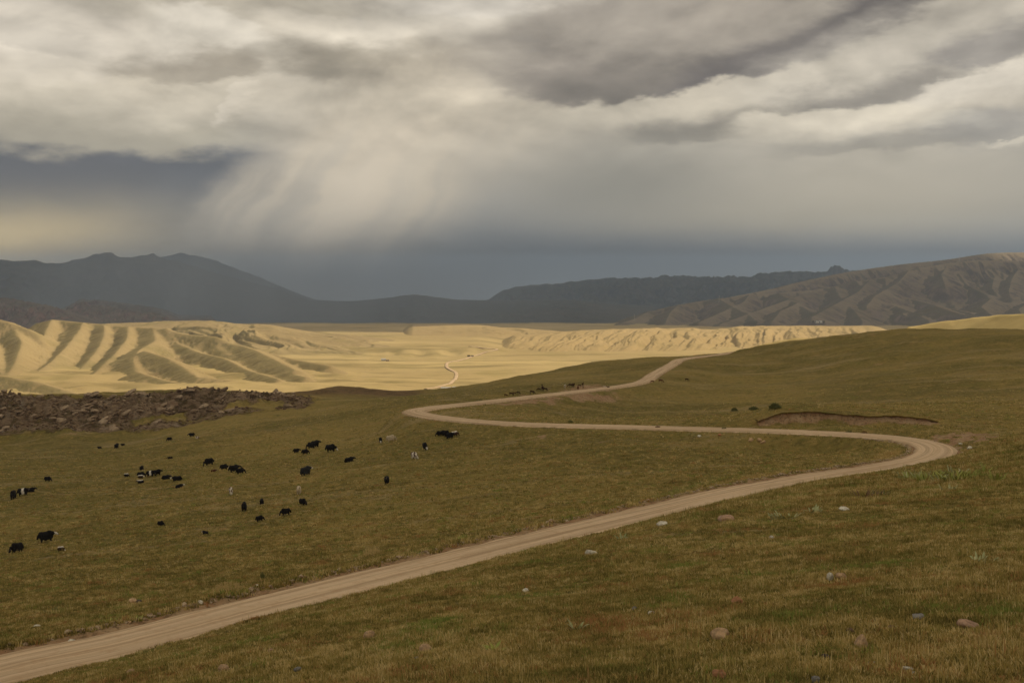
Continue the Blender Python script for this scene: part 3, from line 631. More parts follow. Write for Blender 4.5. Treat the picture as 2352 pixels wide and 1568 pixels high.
# golden hills just behind the big green one
hill_range('golden_hill', [(2020,758,1500),(2100,748,1500),(2180,736,1480),(2260,727,1450),(2352,722,1400),(2700,712,1350)], [(2020,800,1180),(2352,800,1120),(2700,810,1050)], M_valley, 'smooth golden hill catching the sun behind the big green hill', nc=160, nr=70, wx=140, amp=.12, detail=.02, seed=5)
hill_range('golden_hill', [(1690,806,1300),(1760,788,1320),(1830,776,1320),(1900,775,1300),(2050,785,1250)], [(1690,826,1080),(1900,830,1050),(2050,830,1050)], M_valley, 'small golden rise showing over the crest by the road', nc=120, nr=60, wx=110, amp=.12, detail=.02, seed=6)
# the big range on the right
b6 = lambda *q: [(1223 + .48 * x, 545.7 + .48 * y) for x, y in q]
ridge_range('mountain_range', [
  (b6((760,330),(900,292),(1130,250),(1280,210),(1500,165),(1740,130),(2040,100),(2100,83),(2240,69),(2352,72),(2700,60),(3400,60)), 6500, 8600, 1), (b6((420,395),(560,350),(700,320),(890,290),(1180,262),(1380,250),(1550,205),(1690,192),(1850,142),(2110,106),(2352,112),(2700,100),(3300,100)), 5900, 7300, 1),
  (b6((1850,142),(1890,200),(2040,250),(2200,288),(2400,300),(2700,310)), 6600, 5500, 1), (b6((2110,106),(2040,170),(2080,225),(2180,275)), 6900, 5900, 1.1), (b6((2240,108),(2215,170),(2200,240),(2230,280)), 7000, 5900, 1.1), (b6((2352,112),(2300,190),(2280,255)), 7050, 5900, 1.1), (b6((2000,120),(1960,175),(1975,225)), 6800, 6100, 1.1),
  (b6((1550,205),(1590,260),(1700,310),(1830,360),(1900,395)), 6350, 4700, 1), (b6((1690,192),(1690,235),(1780,285),(1940,325),(2100,360)), 6450, 4900, 1), (b6((1380,250),(1270,280),(1120,335),(980,385),(900,415)), 6250, 4600, 1), (b6((1180,262),(1240,300),(1330,350),(1400,395)), 6150, 4600, 1),
  (b6((890,290),(960,330),(1040,368),(1080,400)), 6050, 4700, 1), (b6((700,320),(660,360),(640,400)), 5980, 4900, 1), (b6((1450,235),(1480,290),(1540,345),(1580,395)), 6300, 4600, 1), (b6((1620,200),(1560,260),(1450,320),(1340,380)), 6400, 4600, 1), (b6((1800,160),(1750,215),(1640,280),(1600,330)), 6550, 5200, 1),
  (b6((560,350),(500,385),(420,412)), 5930, 5000, 1), (b6((1040,272),(1010,310),(900,360),(800,405)), 6100, 4700, 1), (b6((1940,325),(2050,365),(2200,385)), 4950, 4500, .8), (b6((2200,288),(2150,330),(2200,370)), 5600, 4600, .9), (b6((2400,300),(2330,340),(2350,385)), 5500, 4500, .9), (b6((2700,310),(2600,350),(2600,400)), 5500, 4400, .9), (b6((1280,310),(1190,350),(1150,400)), 5600, 4600, .9)],
  M_range, 'long brown mountain range with branching spurs right of the valley', 1340, 2950, 4100, 9400, 660, 340, .42, 20, 6.0, 60.0, 85, 18.0, 8.0)
# rocky foothills and dark mountains on the left
hill_range('rocky_foothill', [(-600,690,5200),(-100,682,5200),(0,685,5200),(60,693,5150),(100,700,5100),(150,712,5100),(230,738,5050),(300,752,5000)], [(-600,748,4300),(0,752,4300),(300,756,4300)], M_crag, 'rugged red-brown rocky foothill under the dark mountain', nc=260, nr=110, wx=110, amp=.7, warp=1.3, along=2.5, detail=.22, seed=44, rough=5)
hill_range('rocky_foothill', [(90,735,6000),(150,705,6000),(190,686,6000),(240,690,6000),(310,700,5950),(380,712,5900),(440,735,5850),(520,752,5800)], [(90,752,4900),(300,756,4900),(520,757,4900)], M_crag, 'grey rocky foothill with pale scree in front of the dark mountain', nc=260, nr=110, wx=130, amp=.55, warp=1.3, along=2.5, detail=.16, seed=47, rough=5)
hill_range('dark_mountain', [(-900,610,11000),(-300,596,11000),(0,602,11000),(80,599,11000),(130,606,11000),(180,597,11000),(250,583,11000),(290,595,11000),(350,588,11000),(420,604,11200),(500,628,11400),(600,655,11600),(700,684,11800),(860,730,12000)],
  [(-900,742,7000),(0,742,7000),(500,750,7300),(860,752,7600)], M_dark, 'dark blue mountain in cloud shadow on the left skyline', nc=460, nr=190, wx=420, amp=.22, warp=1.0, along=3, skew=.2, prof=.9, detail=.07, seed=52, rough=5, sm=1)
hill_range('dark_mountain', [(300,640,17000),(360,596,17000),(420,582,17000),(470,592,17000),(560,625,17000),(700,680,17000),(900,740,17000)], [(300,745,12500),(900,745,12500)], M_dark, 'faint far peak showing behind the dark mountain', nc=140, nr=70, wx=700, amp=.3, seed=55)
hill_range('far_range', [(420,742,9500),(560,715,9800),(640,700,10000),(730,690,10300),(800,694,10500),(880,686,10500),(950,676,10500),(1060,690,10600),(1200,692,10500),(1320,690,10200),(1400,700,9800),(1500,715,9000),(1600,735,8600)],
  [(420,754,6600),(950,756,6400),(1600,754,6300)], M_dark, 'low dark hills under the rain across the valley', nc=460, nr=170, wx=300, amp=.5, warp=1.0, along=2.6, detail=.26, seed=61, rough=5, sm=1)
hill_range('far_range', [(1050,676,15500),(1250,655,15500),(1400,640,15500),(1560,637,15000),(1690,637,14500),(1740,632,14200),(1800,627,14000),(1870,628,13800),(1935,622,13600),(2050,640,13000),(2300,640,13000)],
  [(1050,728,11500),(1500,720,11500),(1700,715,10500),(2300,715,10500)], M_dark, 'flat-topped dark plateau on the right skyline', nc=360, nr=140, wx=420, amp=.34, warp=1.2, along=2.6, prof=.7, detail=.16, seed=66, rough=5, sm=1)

# valley road
VR = [((900 + .17 * a) * .9408, (800 + .17 * b) * .9408) for a, b in [(820,885),(1000,855),(1120,812),(1215,760),(1255,715),(1262,672),(1238,635),(1170,604),(1125,570),(1123,522),(1160,497),(1300,470),(1470,420),(1640,365),(1780,327),(1840,310),(1790,303),(1640,293),(1450,268)]]
VC = spline(np.array([vhit(*q) for q in VR]), 8.0)
VC[:, 2] = valley_z(VC[:, 0], VC[:, 1]); VC[:, 2] = smooth1(VC[:, 2], 12) + 1.3
strip('valley_road', VC, 4.2, 9, 1, 'thin pale dirt road crossing the golden valley floor', tuck=2.6, rag=.6)

# ------------------------------------------------------------------ clouds overhead, above the picture: they cast the shade
cm, nt, out = material('cloud')
dif = nt.n('ShaderNodeBsdfDiffuse'); dif.inputs[0].default_value = (.86, .86, .87, 1)
tr = nt.n('ShaderNodeBsdfTranslucent'); tr.inputs[0].default_value = (.93, .92, .90, 1)
ms = nt.n('ShaderNodeMixShader'); ms.inputs[0].default_value = .62
nt.t.links.new(dif.outputs[0], ms.inputs[1]); nt.t.links.new(tr.outputs[0], ms.inputs[2]); nt.t.links.new(ms.outputs[0], out.inputs[0])
def cloud(alt, x0, x1, y0, y1, edge, lump, n, seed, label, carve=None):
    """the shadow it throws covers about x0..x1, y0..y1 on the ground"""
    k = (alt + 150) / math.tan(R(SUN_EL)); ox, oy = k * math.sin(R(SUN_AZ)), k * math.cos(R(SUN_AZ))
    xs = np.linspace(x0 - edge, x1 + edge, n); ys = np.linspace(y0 - edge, y1 + edge, n); Xg, Yg = np.meshgrid(xs, ys)
    t = np.minimum(np.minimum(Xg - x0, x1 - Xg), np.minimum(Yg - y0, y1 - Yg)) / edge
    if carve is not None: t = np.minimum(t, carve(Xg, Yg) / edge)
    t = t + .55 * fbm(Xg / lump, Yg / lump, 5, .55, seed)
    th = np.sqrt(np.clip(t, 0, 1.5)) * lump * .22 * (1 + .35 * fbm(Xg / lump * 3, Yg / lump * 3, 4, .55, seed + 5))
    top = alt + th; bot = alt - .22 * th
    keep = (t[:-1, :-1] > 0) & (t[1:, :-1] > 0) & (t[:-1, 1:] > 0) & (t[1:, 1:] > 0)
    f = grid_faces(n, n)[keep.ravel()]
    V = np.concatenate([np.stack([Xg + ox, Yg + oy, top], -1).reshape(-1, 3), np.stack([Xg + ox, Yg + oy, bot], -1).reshape(-1, 3)])
    Fa = np.concatenate([f, f[:, ::-1] + n * n])
    # close the rim
    e = np.concatenate([f[:, [0, 1]], f[:, [1, 2]], f[:, [2, 3]], f[:, [3, 0]]]); key = np.sort(e, 1); kk = key[:, 0].astype(np.int64) * (n * n) + key[:, 1]
    u, inv, cnt = np.unique(kk, return_inverse=True, return_counts=True); rim = e[cnt[inv] == 1]
    Fa = np.concatenate([Fa, np.stack([rim[:, 1], rim[:, 0], rim[:, 0] + n * n, rim[:, 1] + n * n], -1)])
    used = np.unique(Fa); remap = np.full(len(V), -1); remap[used] = np.arange(len(used))
    return add('cloud', mesh_from('cloud', V[used], remap[Fa]), cm, kind='structure', label=label)
cloud(2200, -2400, 2600, -1600, 2300, 420, 900, 150, 3.0, 'grey cumulus overhead shading the pasture', carve=lambda X, Y: np.where(X > -450, 1010, 1010 + 1.2 * np.minimum(1000, -450 - X)) - Y + 120 * np.sin(X / 260) - .10 * np.maximum(0, X - 300))
cloud(7000, -12000, 13000, 3950, 19500, 700, 2600, 220, 8.0, 'broad storm cloud shading the far mountains', carve=lambda X, Y: np.hypot((X - 4100) / 1.4, Y - 8500) - 1350)

# ------------------------------------------------------------------ haze
hm, nt, out = material('haze')
pv = nt.n('ShaderNodeVolumePrincipled'); pv.inputs['Color'].default_value = (.56, .73, 1.0, 1); pv.inputs['Density'].default_value = 4.8e-5; pv.inputs['Anisotropy'].default_value = .1
nt.t.links.new(pv.outputs[0], out.inputs['Volume'])
bm = bmesh.new(); bmesh.ops.create_cube(bm, size=1.0)
hz_lo, hz_hi = (-45000, -3000, -800), (45000, 27000, 520)
for v in bm.verts: v.co = [hz_lo[i] + (v.co[i] + .5) * (hz_hi[i] - hz_lo[i]) for i in range(3)]
hme = bpy.data.meshes.new('haze'); bm.to_mesh(hme); bm.free()
add('haze', hme, hm, kind='stuff', label='thin blue rain haze filling the air of the valley')
# ------------------------------------------------------------------ the foot of the rain shaft, hanging before the far mountains
rmv, nt, out = material('rain')
pv = nt.n('ShaderNodeVolumePrincipled'); pv.inputs['Color'].default_value = (.80, .86, .95, 1); pv.inputs['Density'].default_value = 7.5e-4; pv.inputs['Anisotropy'].default_value = .1
nt.t.links.new(pv.outputs[0], out.inputs['Volume'])
nu, nv = 90, 40; U, V_ = np.meshgrid(np.linspace(-1, 1, nu), np.linspace(0, 1, nv))
Xr = -1250 + 2000 * U - 380 * (1 - V_); Zr = -600 + 1080 * V_
th = 1500 * np.cos(np.pi * U / 2) ** 2 * np.cos(np.pi * np.clip((V_ - .35) / .65, 0, 1) / 2) ** 2 * (1 + .35 * fbm(U * 5 + V_ * 1.2, V_ * 1.0, 3, .5, 4)) + 1
Vr = np.concatenate([np.stack([Xr, 6100 - th / 2, Zr], -1).reshape(-1, 3), np.stack([Xr, 6100 + th / 2, Zr], -1).reshape(-1, 3)])
fr = grid_faces(nv, nu); e = np.concatenate([fr[:, [0, 1]], fr[:, [1, 2]], fr[:, [2, 3]], fr[:, [3, 0]]]); key = np.sort(e, 1); kk = key[:, 0].astype(np.int64) * 100000 + key[:, 1]
u_, inv, cnt = np.unique(kk, return_inverse=True, return_counts=True); rim = e[cnt[inv] == 1]
add('rain', mesh_from('rain', Vr, np.concatenate([fr, fr[:, ::-1] + nu * nv, np.stack([rim[:, 1], rim[:, 0], rim[:, 0] + nu * nv, rim[:, 1] + nu * nv], -1)])), rmv, kind='stuff', label='grey curtain of falling rain before the far mountains')
#MARK_NEAR
# ------------------------------------------------------------------ far buildings, vehicles and pylons
def box_mesh(name, parts):
    """parts: (cx, cy, cz, sx, sy, sz) boxes joined, bevelled a little"""
    bm = bmesh.new()
    for (cx, cy, cz, sx_, sy_, sz_) in parts:
        r = bmesh.ops.create_cube(bm, size=1.0)
        for v in r['verts']: v.co = (cx + v.co.x * sx_, cy + v.co.y * sy_, cz + v.co.z * sz_)
    me = bpy.data.meshes.new(name); bm.to_mesh(me); bm.free(); return me
def prism_mesh(name, L, Wd, h, z0, over=.3):
    l, wd = L / 2 + over, Wd / 2 + over
    V = [(-l, -wd, z0), (l, -wd, z0), (l, wd, z0), (-l, wd, z0), (-l, 0, z0 + h), (l, 0, z0 + h)]
    me = bpy.data.meshes.new(name); me.from_pydata(V, [], [(0, 3, 2, 1), (0, 1, 5, 4), (2, 3, 4, 5), (1, 2, 5), (3, 0, 4)]); return me
M_white = simple('whitewash', (.72, .68, .60), .9, .12, .6); M_roofg = simple('sheet_roof', (.50, .48, .46), .6, .15, .5)
M_dark2 = simple('dark_paint', (.03, .03, .035), .5, .2, 1.0); M_wood = simple('grey_wood', (.16, .12, .085), .9, .3, 2.0); M_rub = simple('rubber', (.02, .02, .02), .8, .1, 1)
M_mud = simple('mud_wall', (.34, .25, .16), .95, .2, .5)
def house(loc, rz, L, Wd, h, label, roof=M_roofg, wall=M_white):
    e = bpy.data.objects.new('house', None); COL.objects.link(e); e.location = loc; e.rotation_euler = (0, 0, rz); e['label'] = label; e['category'] = 'house'
    add('wall', box_mesh('wall', [(0, 0, h / 2 - .5, L, Wd, h + 1)]), wall, e); add('roof', prism_mesh('roof', L, Wd, h * .45, h + .004), roof, e)
    add('door', box_mesh('door', [(L * .1, -Wd / 2 - .03, 1.0, 1.0, .1, 2.0)]), M_wood, e)
    for x in (-.3, .34): add('window', box_mesh('window', [(L * x, -Wd / 2 - .03, h * .55, 1.2, .08, 1.0)]), M_dark2, e)
    return e
def vput(px, py, sink=.1): q = vhit(px, py); return (q[0], q[1], q[2] - sink)
house(vput(1024, 896), R(8), 15, 7, 3.4, 'long white farmhouse beside the valley road, below the green crest')
house(vput(1044, 893), R(-15), 6, 5, 2.6, 'small white shed next to the long farmhouse')
house(vput(881, 828), R(5), 10, 6, 3.2, 'lone white house out on the valley floor')
house(vput(890, 829.5), R(20), 6, 4.5, 2.4, 'mud-coloured shed beside the lone white house', M_wood, M_mud)
def corral(px, py, n, r, label):
    q = vhit(px, py); e = bpy.data.objects.new('corral', None); COL.objects.link(e); e.location = (q[0], q[1], q[2]); e['label'] = label; e['category'] = 'corral'
    for k in range(n):
        a = 2 * math.pi * k / n; b = 2 * math.pi * (k + 1) / n; x0, y0, x1, y1 = r * math.cos(a), r * .7 * math.sin(a), r * math.cos(b), r * .7 * math.sin(b)
        L = math.hypot(x1 - x0, y1 - y0)
        for hh in (.5, 1.1): add('rail', box_mesh('rail', [(0, 0, 0, L, .14, .22)]), M_wood, e, ((x0 + x1) / 2, (y0 + y1) / 2, hh), (0, 0, math.atan2(y1 - y0, x1 - x0)))
        add('post', box_mesh('post', [(0, 0, .55, .22, .22, 1.7)]), M_wood, e, (x0, y0, 0))
corral(1010, 897, 9, 9, 'round wooden corral by the long farmhouse'); corral(1040, 902, 8, 8, 'second wooden corral below the white shed')
def truck(loc, rz, label, s=1.0):
    e = bpy.data.objects.new('truck', None); COL.objects.link(e); e.location = loc; e.rotation_euler = (0, 0, rz); e.scale = (s,) * 3; e['label'] = label; e['category'] = 'truck'
    add('cargo_body', box_mesh('cargo_body', [(-1.2, 0, 2.0, 5.0, 2.3, 2.3), (-.2, 0, .75, 7.2, 1.1, .3)]), M_dark2, e)
    add('cab', box_mesh('cab', [(2.6, 0, 1.5, 1.7, 2.2, 1.6), (2.4, 0, 2.5, 1.2, 2.0, .5)]), M_dark2, e)
    for x in (-2.6, 2.5):
        for y in (-1.0, 1.0):
            bm = bmesh.new(); bmesh.ops.create_cone(bm, cap_ends=True, segments=12, radius1=.5, radius2=.5, depth=.32)
            me = bpy.data.meshes.new('wheel'); bm.to_mesh(me); bm.free(); add('wheel', me, M_rub, e, (x, y, .5), (R(90), 0, 0))
truck(vput(1077, 818.5, 0), R(20), 'dark truck parked left of another beside the valley road'); truck(vput(1085, 818.5, 0), R(40), 'dark truck parked nearer the valley road than its neighbour', .9)
OB = {o.get('label', ''): o for o in COL.objects}
def ray_on(o, px, py):
    a, s_ = slope(px, py); ok, loc, nrm, idx = o.ray_cast(Vector((0, 0, 0)), Vector((float(a), 1.0, float(s_))).normalized())
    return loc if ok else None
RANGE = next(o for o in COL.objects if o.name.startswith('mountain_range'))
def tube(bm, pts, r, seg=5):
    rings = []
    for i, q in enumerate(pts):
        q = Vector(q); t = (Vector(pts[min(i + 1, len(pts) - 1)]) - Vector(pts[max(i - 1, 0)])).normalized()
        u = t.orthogonal().normalized(); v = t.cross(u); rr = r[i] if hasattr(r, '__len__') else r
        rings.append([bm.verts.new(q + (u * math.cos(2 * math.pi * k / seg) + v * math.sin(2 * math.pi * k / seg)) * rr) for k in range(seg)])
    for a, b in zip(rings, rings[1:]):
        for k in range(seg): bm.faces.new((a[k], a[(k + 1) % seg], b[(k + 1) % seg], b[k]))
    bm.faces.new(rings[0][::-1]); bm.faces.new(rings[-1])
def pylon(px, py, label):
    q = ray_on(RANGE, px, py)
    if q is None: return
    e = bpy.data.objects.new('pylon', None); COL.objects.link(e); e.location = q; e['label'] = label; e['category'] = 'pylon'
    bm = bmesh.new()
    for sx_, sy_ in ((1, 1), (1, -1), (-1, 1), (-1, -1)): tube(bm, [(3 * sx_, 3 * sy_, -2), (1 * sx_, 1 * sy_, 22), (.4 * sx_, .4 * sy_, 36)], .3, 4)
    for z_, r_ in ((8, 2.3), (16, 1.6), (24, .95)):
        for a in range(4): tube(bm, [(r_ * (1, -1, -1, 1)[a], r_ * (1, 1, -1, -1)[a], z_), (r_ * .7 * (1, -1, -1, 1)[(a + 1) % 4], r_ * .7 * (1, 1, -1, -1)[(a + 1) % 4], z_ + 7)], .18, 4)
    me = bpy.data.meshes.new('lattice_tower'); bm.to_mesh(me); bm.free(); add('lattice_tower', me, M_roofg, e)
    for z_, l in ((25, 7), (30, 6), (35, 4)): add('cross_arm', box_mesh('cross_arm', [(0, 0, z_, 2 * l, .5, .5)]), M_roofg, e)
pylon(1457, 738, 'steel pylon low on the end spur of the brown range'); pylon(1652, 694, 'steel pylon partway up the brown range'); pylon(2204, 600, 'steel pylon near the sunlit crest of the brown range')
q = ray_on(RANGE, 1880, 741)
M_tree = simple('far_tree', (.045, .05, .02), .9, .4, .3)
if q is not None:
    house((q.x, q.y, q.z), R(10), 28, 12, 6, 'white building at the foot of the brown range')
    for k in range(6):
        e = bpy.data.objects.new('tree', None); COL.objects.link(e); qq = ray_on(RANGE, 1868 + 5 * k + random.uniform(-1, 1), 742 + random.uniform(0, 1.5)) or q
        e.location = qq; e['label'] = 'dark round tree in the grove beside the far white building'; e['category'] = 'tree'; e['group'] = 'trees by the far white building'
        bm = bmesh.new(); tube(bm, [(0, 0, -1), (0, 0, 3), (.2, 0, 6)], [.5, .4, .2]); me = bpy.data.meshes.new('trunk'); bm.to_mesh(me); bm.free(); add('trunk', me, M_wood, e)
        bm = bmesh.new()
        for j in range(60):
            d = Vector((random.gauss(0, 1), random.gauss(0, 1), random.gauss(0, 1))).normalized() * random.uniform(1.2, 3.6); c_ = Vector((d.x, d.y, 7 + d.z * 1.15)); r_ = random.uniform(.5, 1.0)
            u = Vector((random.gauss(0, 1), random.gauss(0, 1), random.gauss(0, 1))).normalized(); v = u.orthogonal().normalized(); n_v = u.cross(v)
            bm.faces.new([bm.verts.new(c_ + (u * a + n_v * b) * r_) for a, b in ((-1, -.5), (0, -1), (1, -.4), (.8, .7), (-.6, .9))])
        me = bpy.data.meshes.new('crown'); bm.to_mesh(me); bm.free(); add('crown', me, M_tree, e)

# ------------------------------------------------------------------ stones
def rock_mesh(seed, sub=3, flat=.65, cuts=9, noise=.12, name='stone'):
    r_ = np.random.default_rng(seed); bm = bmesh.new(); bmesh.ops.create_icosphere(bm, subdivisions=sub, radius=1.0)
    pl = r_.normal(size=(cuts, 3)); pl /= np.linalg.norm(pl, axis=1)[:, None]; dd = r_.uniform(.55, .92, cuts)
    for v in bm.verts:
        c_ = np.array(v.co)
        for n_v, d in zip(pl, dd):
            t = c_ @ n_v
            if t > d: c_ = c_ - n_v * (t - d) * .92
        k = 1 + noise * float(perlin(np.array([c_[0] * 2.2 + seed * 3.1 + c_[2]]), np.array([c_[1] * 2.2 + c_[2] * 1.7]))[0])
        v.co = (c_[0] * k, c_[1] * k * .8, c_[2] * k * flat)
    me = bpy.data.meshes.new(name); bm.to_mesh(me); bm.free()
    for p_ in me.polygons: p_.use_smooth = sub > 2
    return me
def stone_mat(name, c, pale=.35):
    m, nt, out = material(name); v = nt.n('ShaderNodeTexCoord').outputs['Object']
    a = nt.noise(v, 1.6, 6, .65); b = nt.noise(v, 7, 5, .7)
    cc = nt.mix(nt.ss(a, .35, .65), tuple(x * .68 for x in c), tuple(min(.8, x * 1.2) for x in c))
    cc = nt.mix(nt.math('MULTIPLY', nt.ss(nt.noise(nt.vec('ADD', v, (5, 2, 1)), 2.2, 5, .6), .55, .7), pale), cc, (.55, .47, .38))
    cc = nt.mix(nt.math('MULTIPLY', nt.ss(b, .42, .25), .6), cc, tuple(x * .35 for x in c))
    finish(nt, out, cc, .9, nt.math('ADD', nt.math('MULTIPLY', a, .5), nt.math('MULTIPLY', b, .25)), .12, .9, spec=.2); return m
SM = {'tan': stone_mat('stone_tan', (.58, .38, .21)), 'rust': stone_mat('stone_rust', (.52, .25, .12), .2), 'pink': stone_mat('stone_pink', (.47, .295, .19)), 'white': stone_mat('stone_white', (.70, .62, .49)),
      'grey': stone_mat('stone_grey', (.30, .28, .25)), 'dark': stone_mat('stone_dark', (.11, .085, .065), .1), 'brown': stone_mat('stone_brown', (.24, .155, .095), .15)}
SPOTS = []
STONES = [ # px, py, width in px, colour, flatness, label
 (1693,1388,30,'rust',.75,'rust red square stone in the open grass'), (1654,1463,44,'tan',.55,'broad tan wedge stone lying in the grass'), (1980,1484,38,'tan',.85,'round orange tan stone with a pale top'),
 (2223,1442,46,'pink',.5,'flat brownish pink slab stone among grass'), (1649,1556,38,'rust',.65,'reddish brown stone low on the slope under the tan wedge stone'), (1931,1327,20,'tan',.85,'small tan stone paired with a white upright one'),
 (1906,1331,17,'white',1.2,'small white upright stone beside a tan one'), (1773,1238,13,'white',.8,'small pale stone alone below the leafy weeds'), (1667,1196,34,'pink',.6,'grey brown boulder on the grass bank above the road'),
 (1519,1205,24,'white',.45,'pale flat stone on the bank edge above the road'), (1356,1272,26,'white',.5,'pale stone under the sword-leaved plant'), (2106,1420,34,'grey',.42,'flat grey green stone with a dark hollow under it'),
 (2046,1446,22,'brown',.6,'dark brown stone half sunk in the grass'), (1953,1452,16,'brown',.7,'small brown stone above the round orange one'), (1896,1512,18,'dark',.6,'small charcoal stone in the grass'),
 (2086,1540,26,'white',.35,'scatter of bone-white stone chips, largest piece'), (2100,1548,12,'white',.4,'bone-white stone chip beside the larger piece'), (1873,1566,24,'grey',.6,'greyish stone at the foot of the grass slope'),
 (1496,1411,15,'white',.6,'small pale stone next to a grey one'), (1457,1402,14,'grey',.8,'small grey stone next to a pale one'), (2002,1528,26,'grey',.35,'flat grey stone near the bone-white chips'),
 (1207,1358,16,'white',.6,'little whitish stone alone on the grass bank'), (1940,1171,26,'white',.3,'pale flat stone behind the leafy weeds'), (512,1540,26,'tan',.75,'rounded tan stone near the grassy road edge'),
 (978,1497,30,'tan',.7,'rough orange tan stone beside a blue-grey one'), (957,1519,18,'grey',.7,'blue-grey stone beside a rough tan one'), (683,1540,16,'grey',.6,'small grey stone between the tan stones'),
 (848,1463,24,'tan',.8,'rough tan lump of stone in the tall grass'), (300,1547,18,'tan',.8,'tan stone at the very edge of the grass bank'), (165,1474,14,'white',.8,'round pale stone at the edge of the road'),
 (460,1385,12,'white',.7,'white pebble on the berm of the road'), (305,1382,20,'tan',.5,'tan stone of a pair in the meadow by the road'), (319,1383,14,'dark',.6,'dark brown stone of a pair in the meadow by the road'),
 (297,1430,10,'tan',.6,'small tan pebble by the green roadside weeds'), (86,1438,18,'white',.3,'flat pale stone in the dry roadside grass'), (621,1495,14,'pink',.6,'faint pinkish stone sunk in grass'), (590,1346,8,'white',.7,'tiny white pebble on the road berm'),
 (1606,1003,10,'white',.6,'pale stone on the embankment under the road'), (1653,1000,10,'rust',.6,'reddish stone on the embankment under the road'), (1724,1012,12,'tan',.7,'leaning tan stone on the embankment'), (1745,1012,11,'tan',.7,'tan stone in the embankment cluster, upper one'),
 (1753,1017,11,'tan',.7,'tan stone in the embankment cluster, lower one'), (2227,1030,13,'white',.6,'white stone in the wash beyond the road bend'), (2206,1020,8,'white',.6,'small white stone nearer the road bend'), (2060,1110,9,'white',.5,'pale stone on the inside of the road bend')]
for i, (px, py, wd, c_, fl, lab) in enumerate(STONES):
    X, Y, Z = hit(px, py); r_ = wd / F * Y / 2
    SPOTS.append((X, Y, r_ * 1.25 + .12)); me = rock_mesh(100 + i, 3, min(fl, 1.2)); add('stone', me, SM[c_], None, (X, Y, Z + r_ * fl * .42 + .015), (random.uniform(-.2, .2), random.uniform(-.2, .2), random.uniform(0, 6.3)), (r_ * 1.22,) * 3, label=lab, category='stone', group='stones lying in the grass')

# ------------------------------------------------------------------ rock outcrop on the left rise
om, nt, out = material('outcrop_rock')
v = nt.n('ShaderNodeTexCoord').outputs['Object']; ri = nt.n('ShaderNodeObjectInfo').outputs['Random']
a = nt.noise(v, 1.5, 6, .7)
cc = nt.mix(ri, (.19, .125, .075), (.46, .345, .225)); cc = nt.mix(nt.ss(a, .3, .55, .75, 0.0), cc, (.07, .045, .028)); cc = nt.mix(nt.math('MULTIPLY', nt.ss(a, .58, .7), .5), cc, (.42, .35, .26))
finish(nt, out, cc, .95, a, .3, .9, spec=.1)
oc = bpy.data.objects.new('rock_outcrop', None); COL.objects.link(oc); X, Y, Z = hit(330, 975); oc.location = (X, Y, Z)
oc['label'] = 'broken brown rock outcrop along the rise beyond the meadow'; oc['category'] = 'rock outcrop'
slabs = [rock_mesh(300 + k, 2, random.uniform(.35, .7), 12, .2, 'rock') for k in range(10)]
for me in slabs: me.materials.append(om)
cand = []
rr = np.random.default_rng(5)
cy = rr.uniform(478, 600, 9000); cx = (rr.uniform(-60, 740, 9000) - 1176) / F * cy
cz, _s, crock, _r = ground_z(cx, cy, True)
clus = fbm(cx / 26, cy / 20, 3, .5, 61); okk = (crock > .55) & (clus > .12); cx, cy, cz, clus = cx[okk], cy[okk], cz[okk], clus[okk]
for k in range(min(295, len(cx))):
    s_ = rr.gamma(2.0, .42) + .45; s_ = min(s_ * (1 + .7 * max(0, clus[k])), 2.7)
    o = bpy.data.objects.new('rock', slabs[k % 10]); COL.objects.link(o); o.parent = oc
    o.location = (cx[k] - X, cy[k] - Y, cz[k] - Z + .25 * s_); o.rotation_euler = (rr.uniform(-.3, .5), rr.uniform(-.7, .1), rr.uniform(-.5, .6)); o.scale = (s_ * rr.uniform(.9, 1.7), s_, s_ * rr.uniform(.7, 1.2))
small = rock_mesh(333, 1, .6, 8, .1); sv = np.array([v.co[:] for v in small.vertices]); sf = np.array([p_.vertices[:] for p_ in small.polygons]); bpy.data.meshes.remove(small)
n2 = 1700; cy = rr.uniform(474, 600, 9000); cx = (rr.uniform(-150, 760, 9000) - 1176) / F * cy; cz, _s, crock, _r = ground_z(cx, cy, True); okk = np.nonzero(crock > .42)[0][:n2]
Vs, Fs = [], []
for j, k in enumerate(okk):
    s_ = rr.uniform(.25, 1.0); th = rr.uniform(0, 6.28); q = sv * [s_ * 1.3, s_, s_]; q = np.stack([q[:, 0] * math.cos(th) - q[:, 1] * math.sin(th), q[:, 0] * math.sin(th) + q[:, 1] * math.cos(th), q[:, 2]], 1)
    Vs.append(q + [cx[k] - X, cy[k] - Y, cz[k] - Z + .1]); Fs.append(sf + j * len(sv))
add('rubble', mesh_from('rubble', np.concatenate(Vs), np.concatenate(Fs), False), om, oc, kind='stuff')

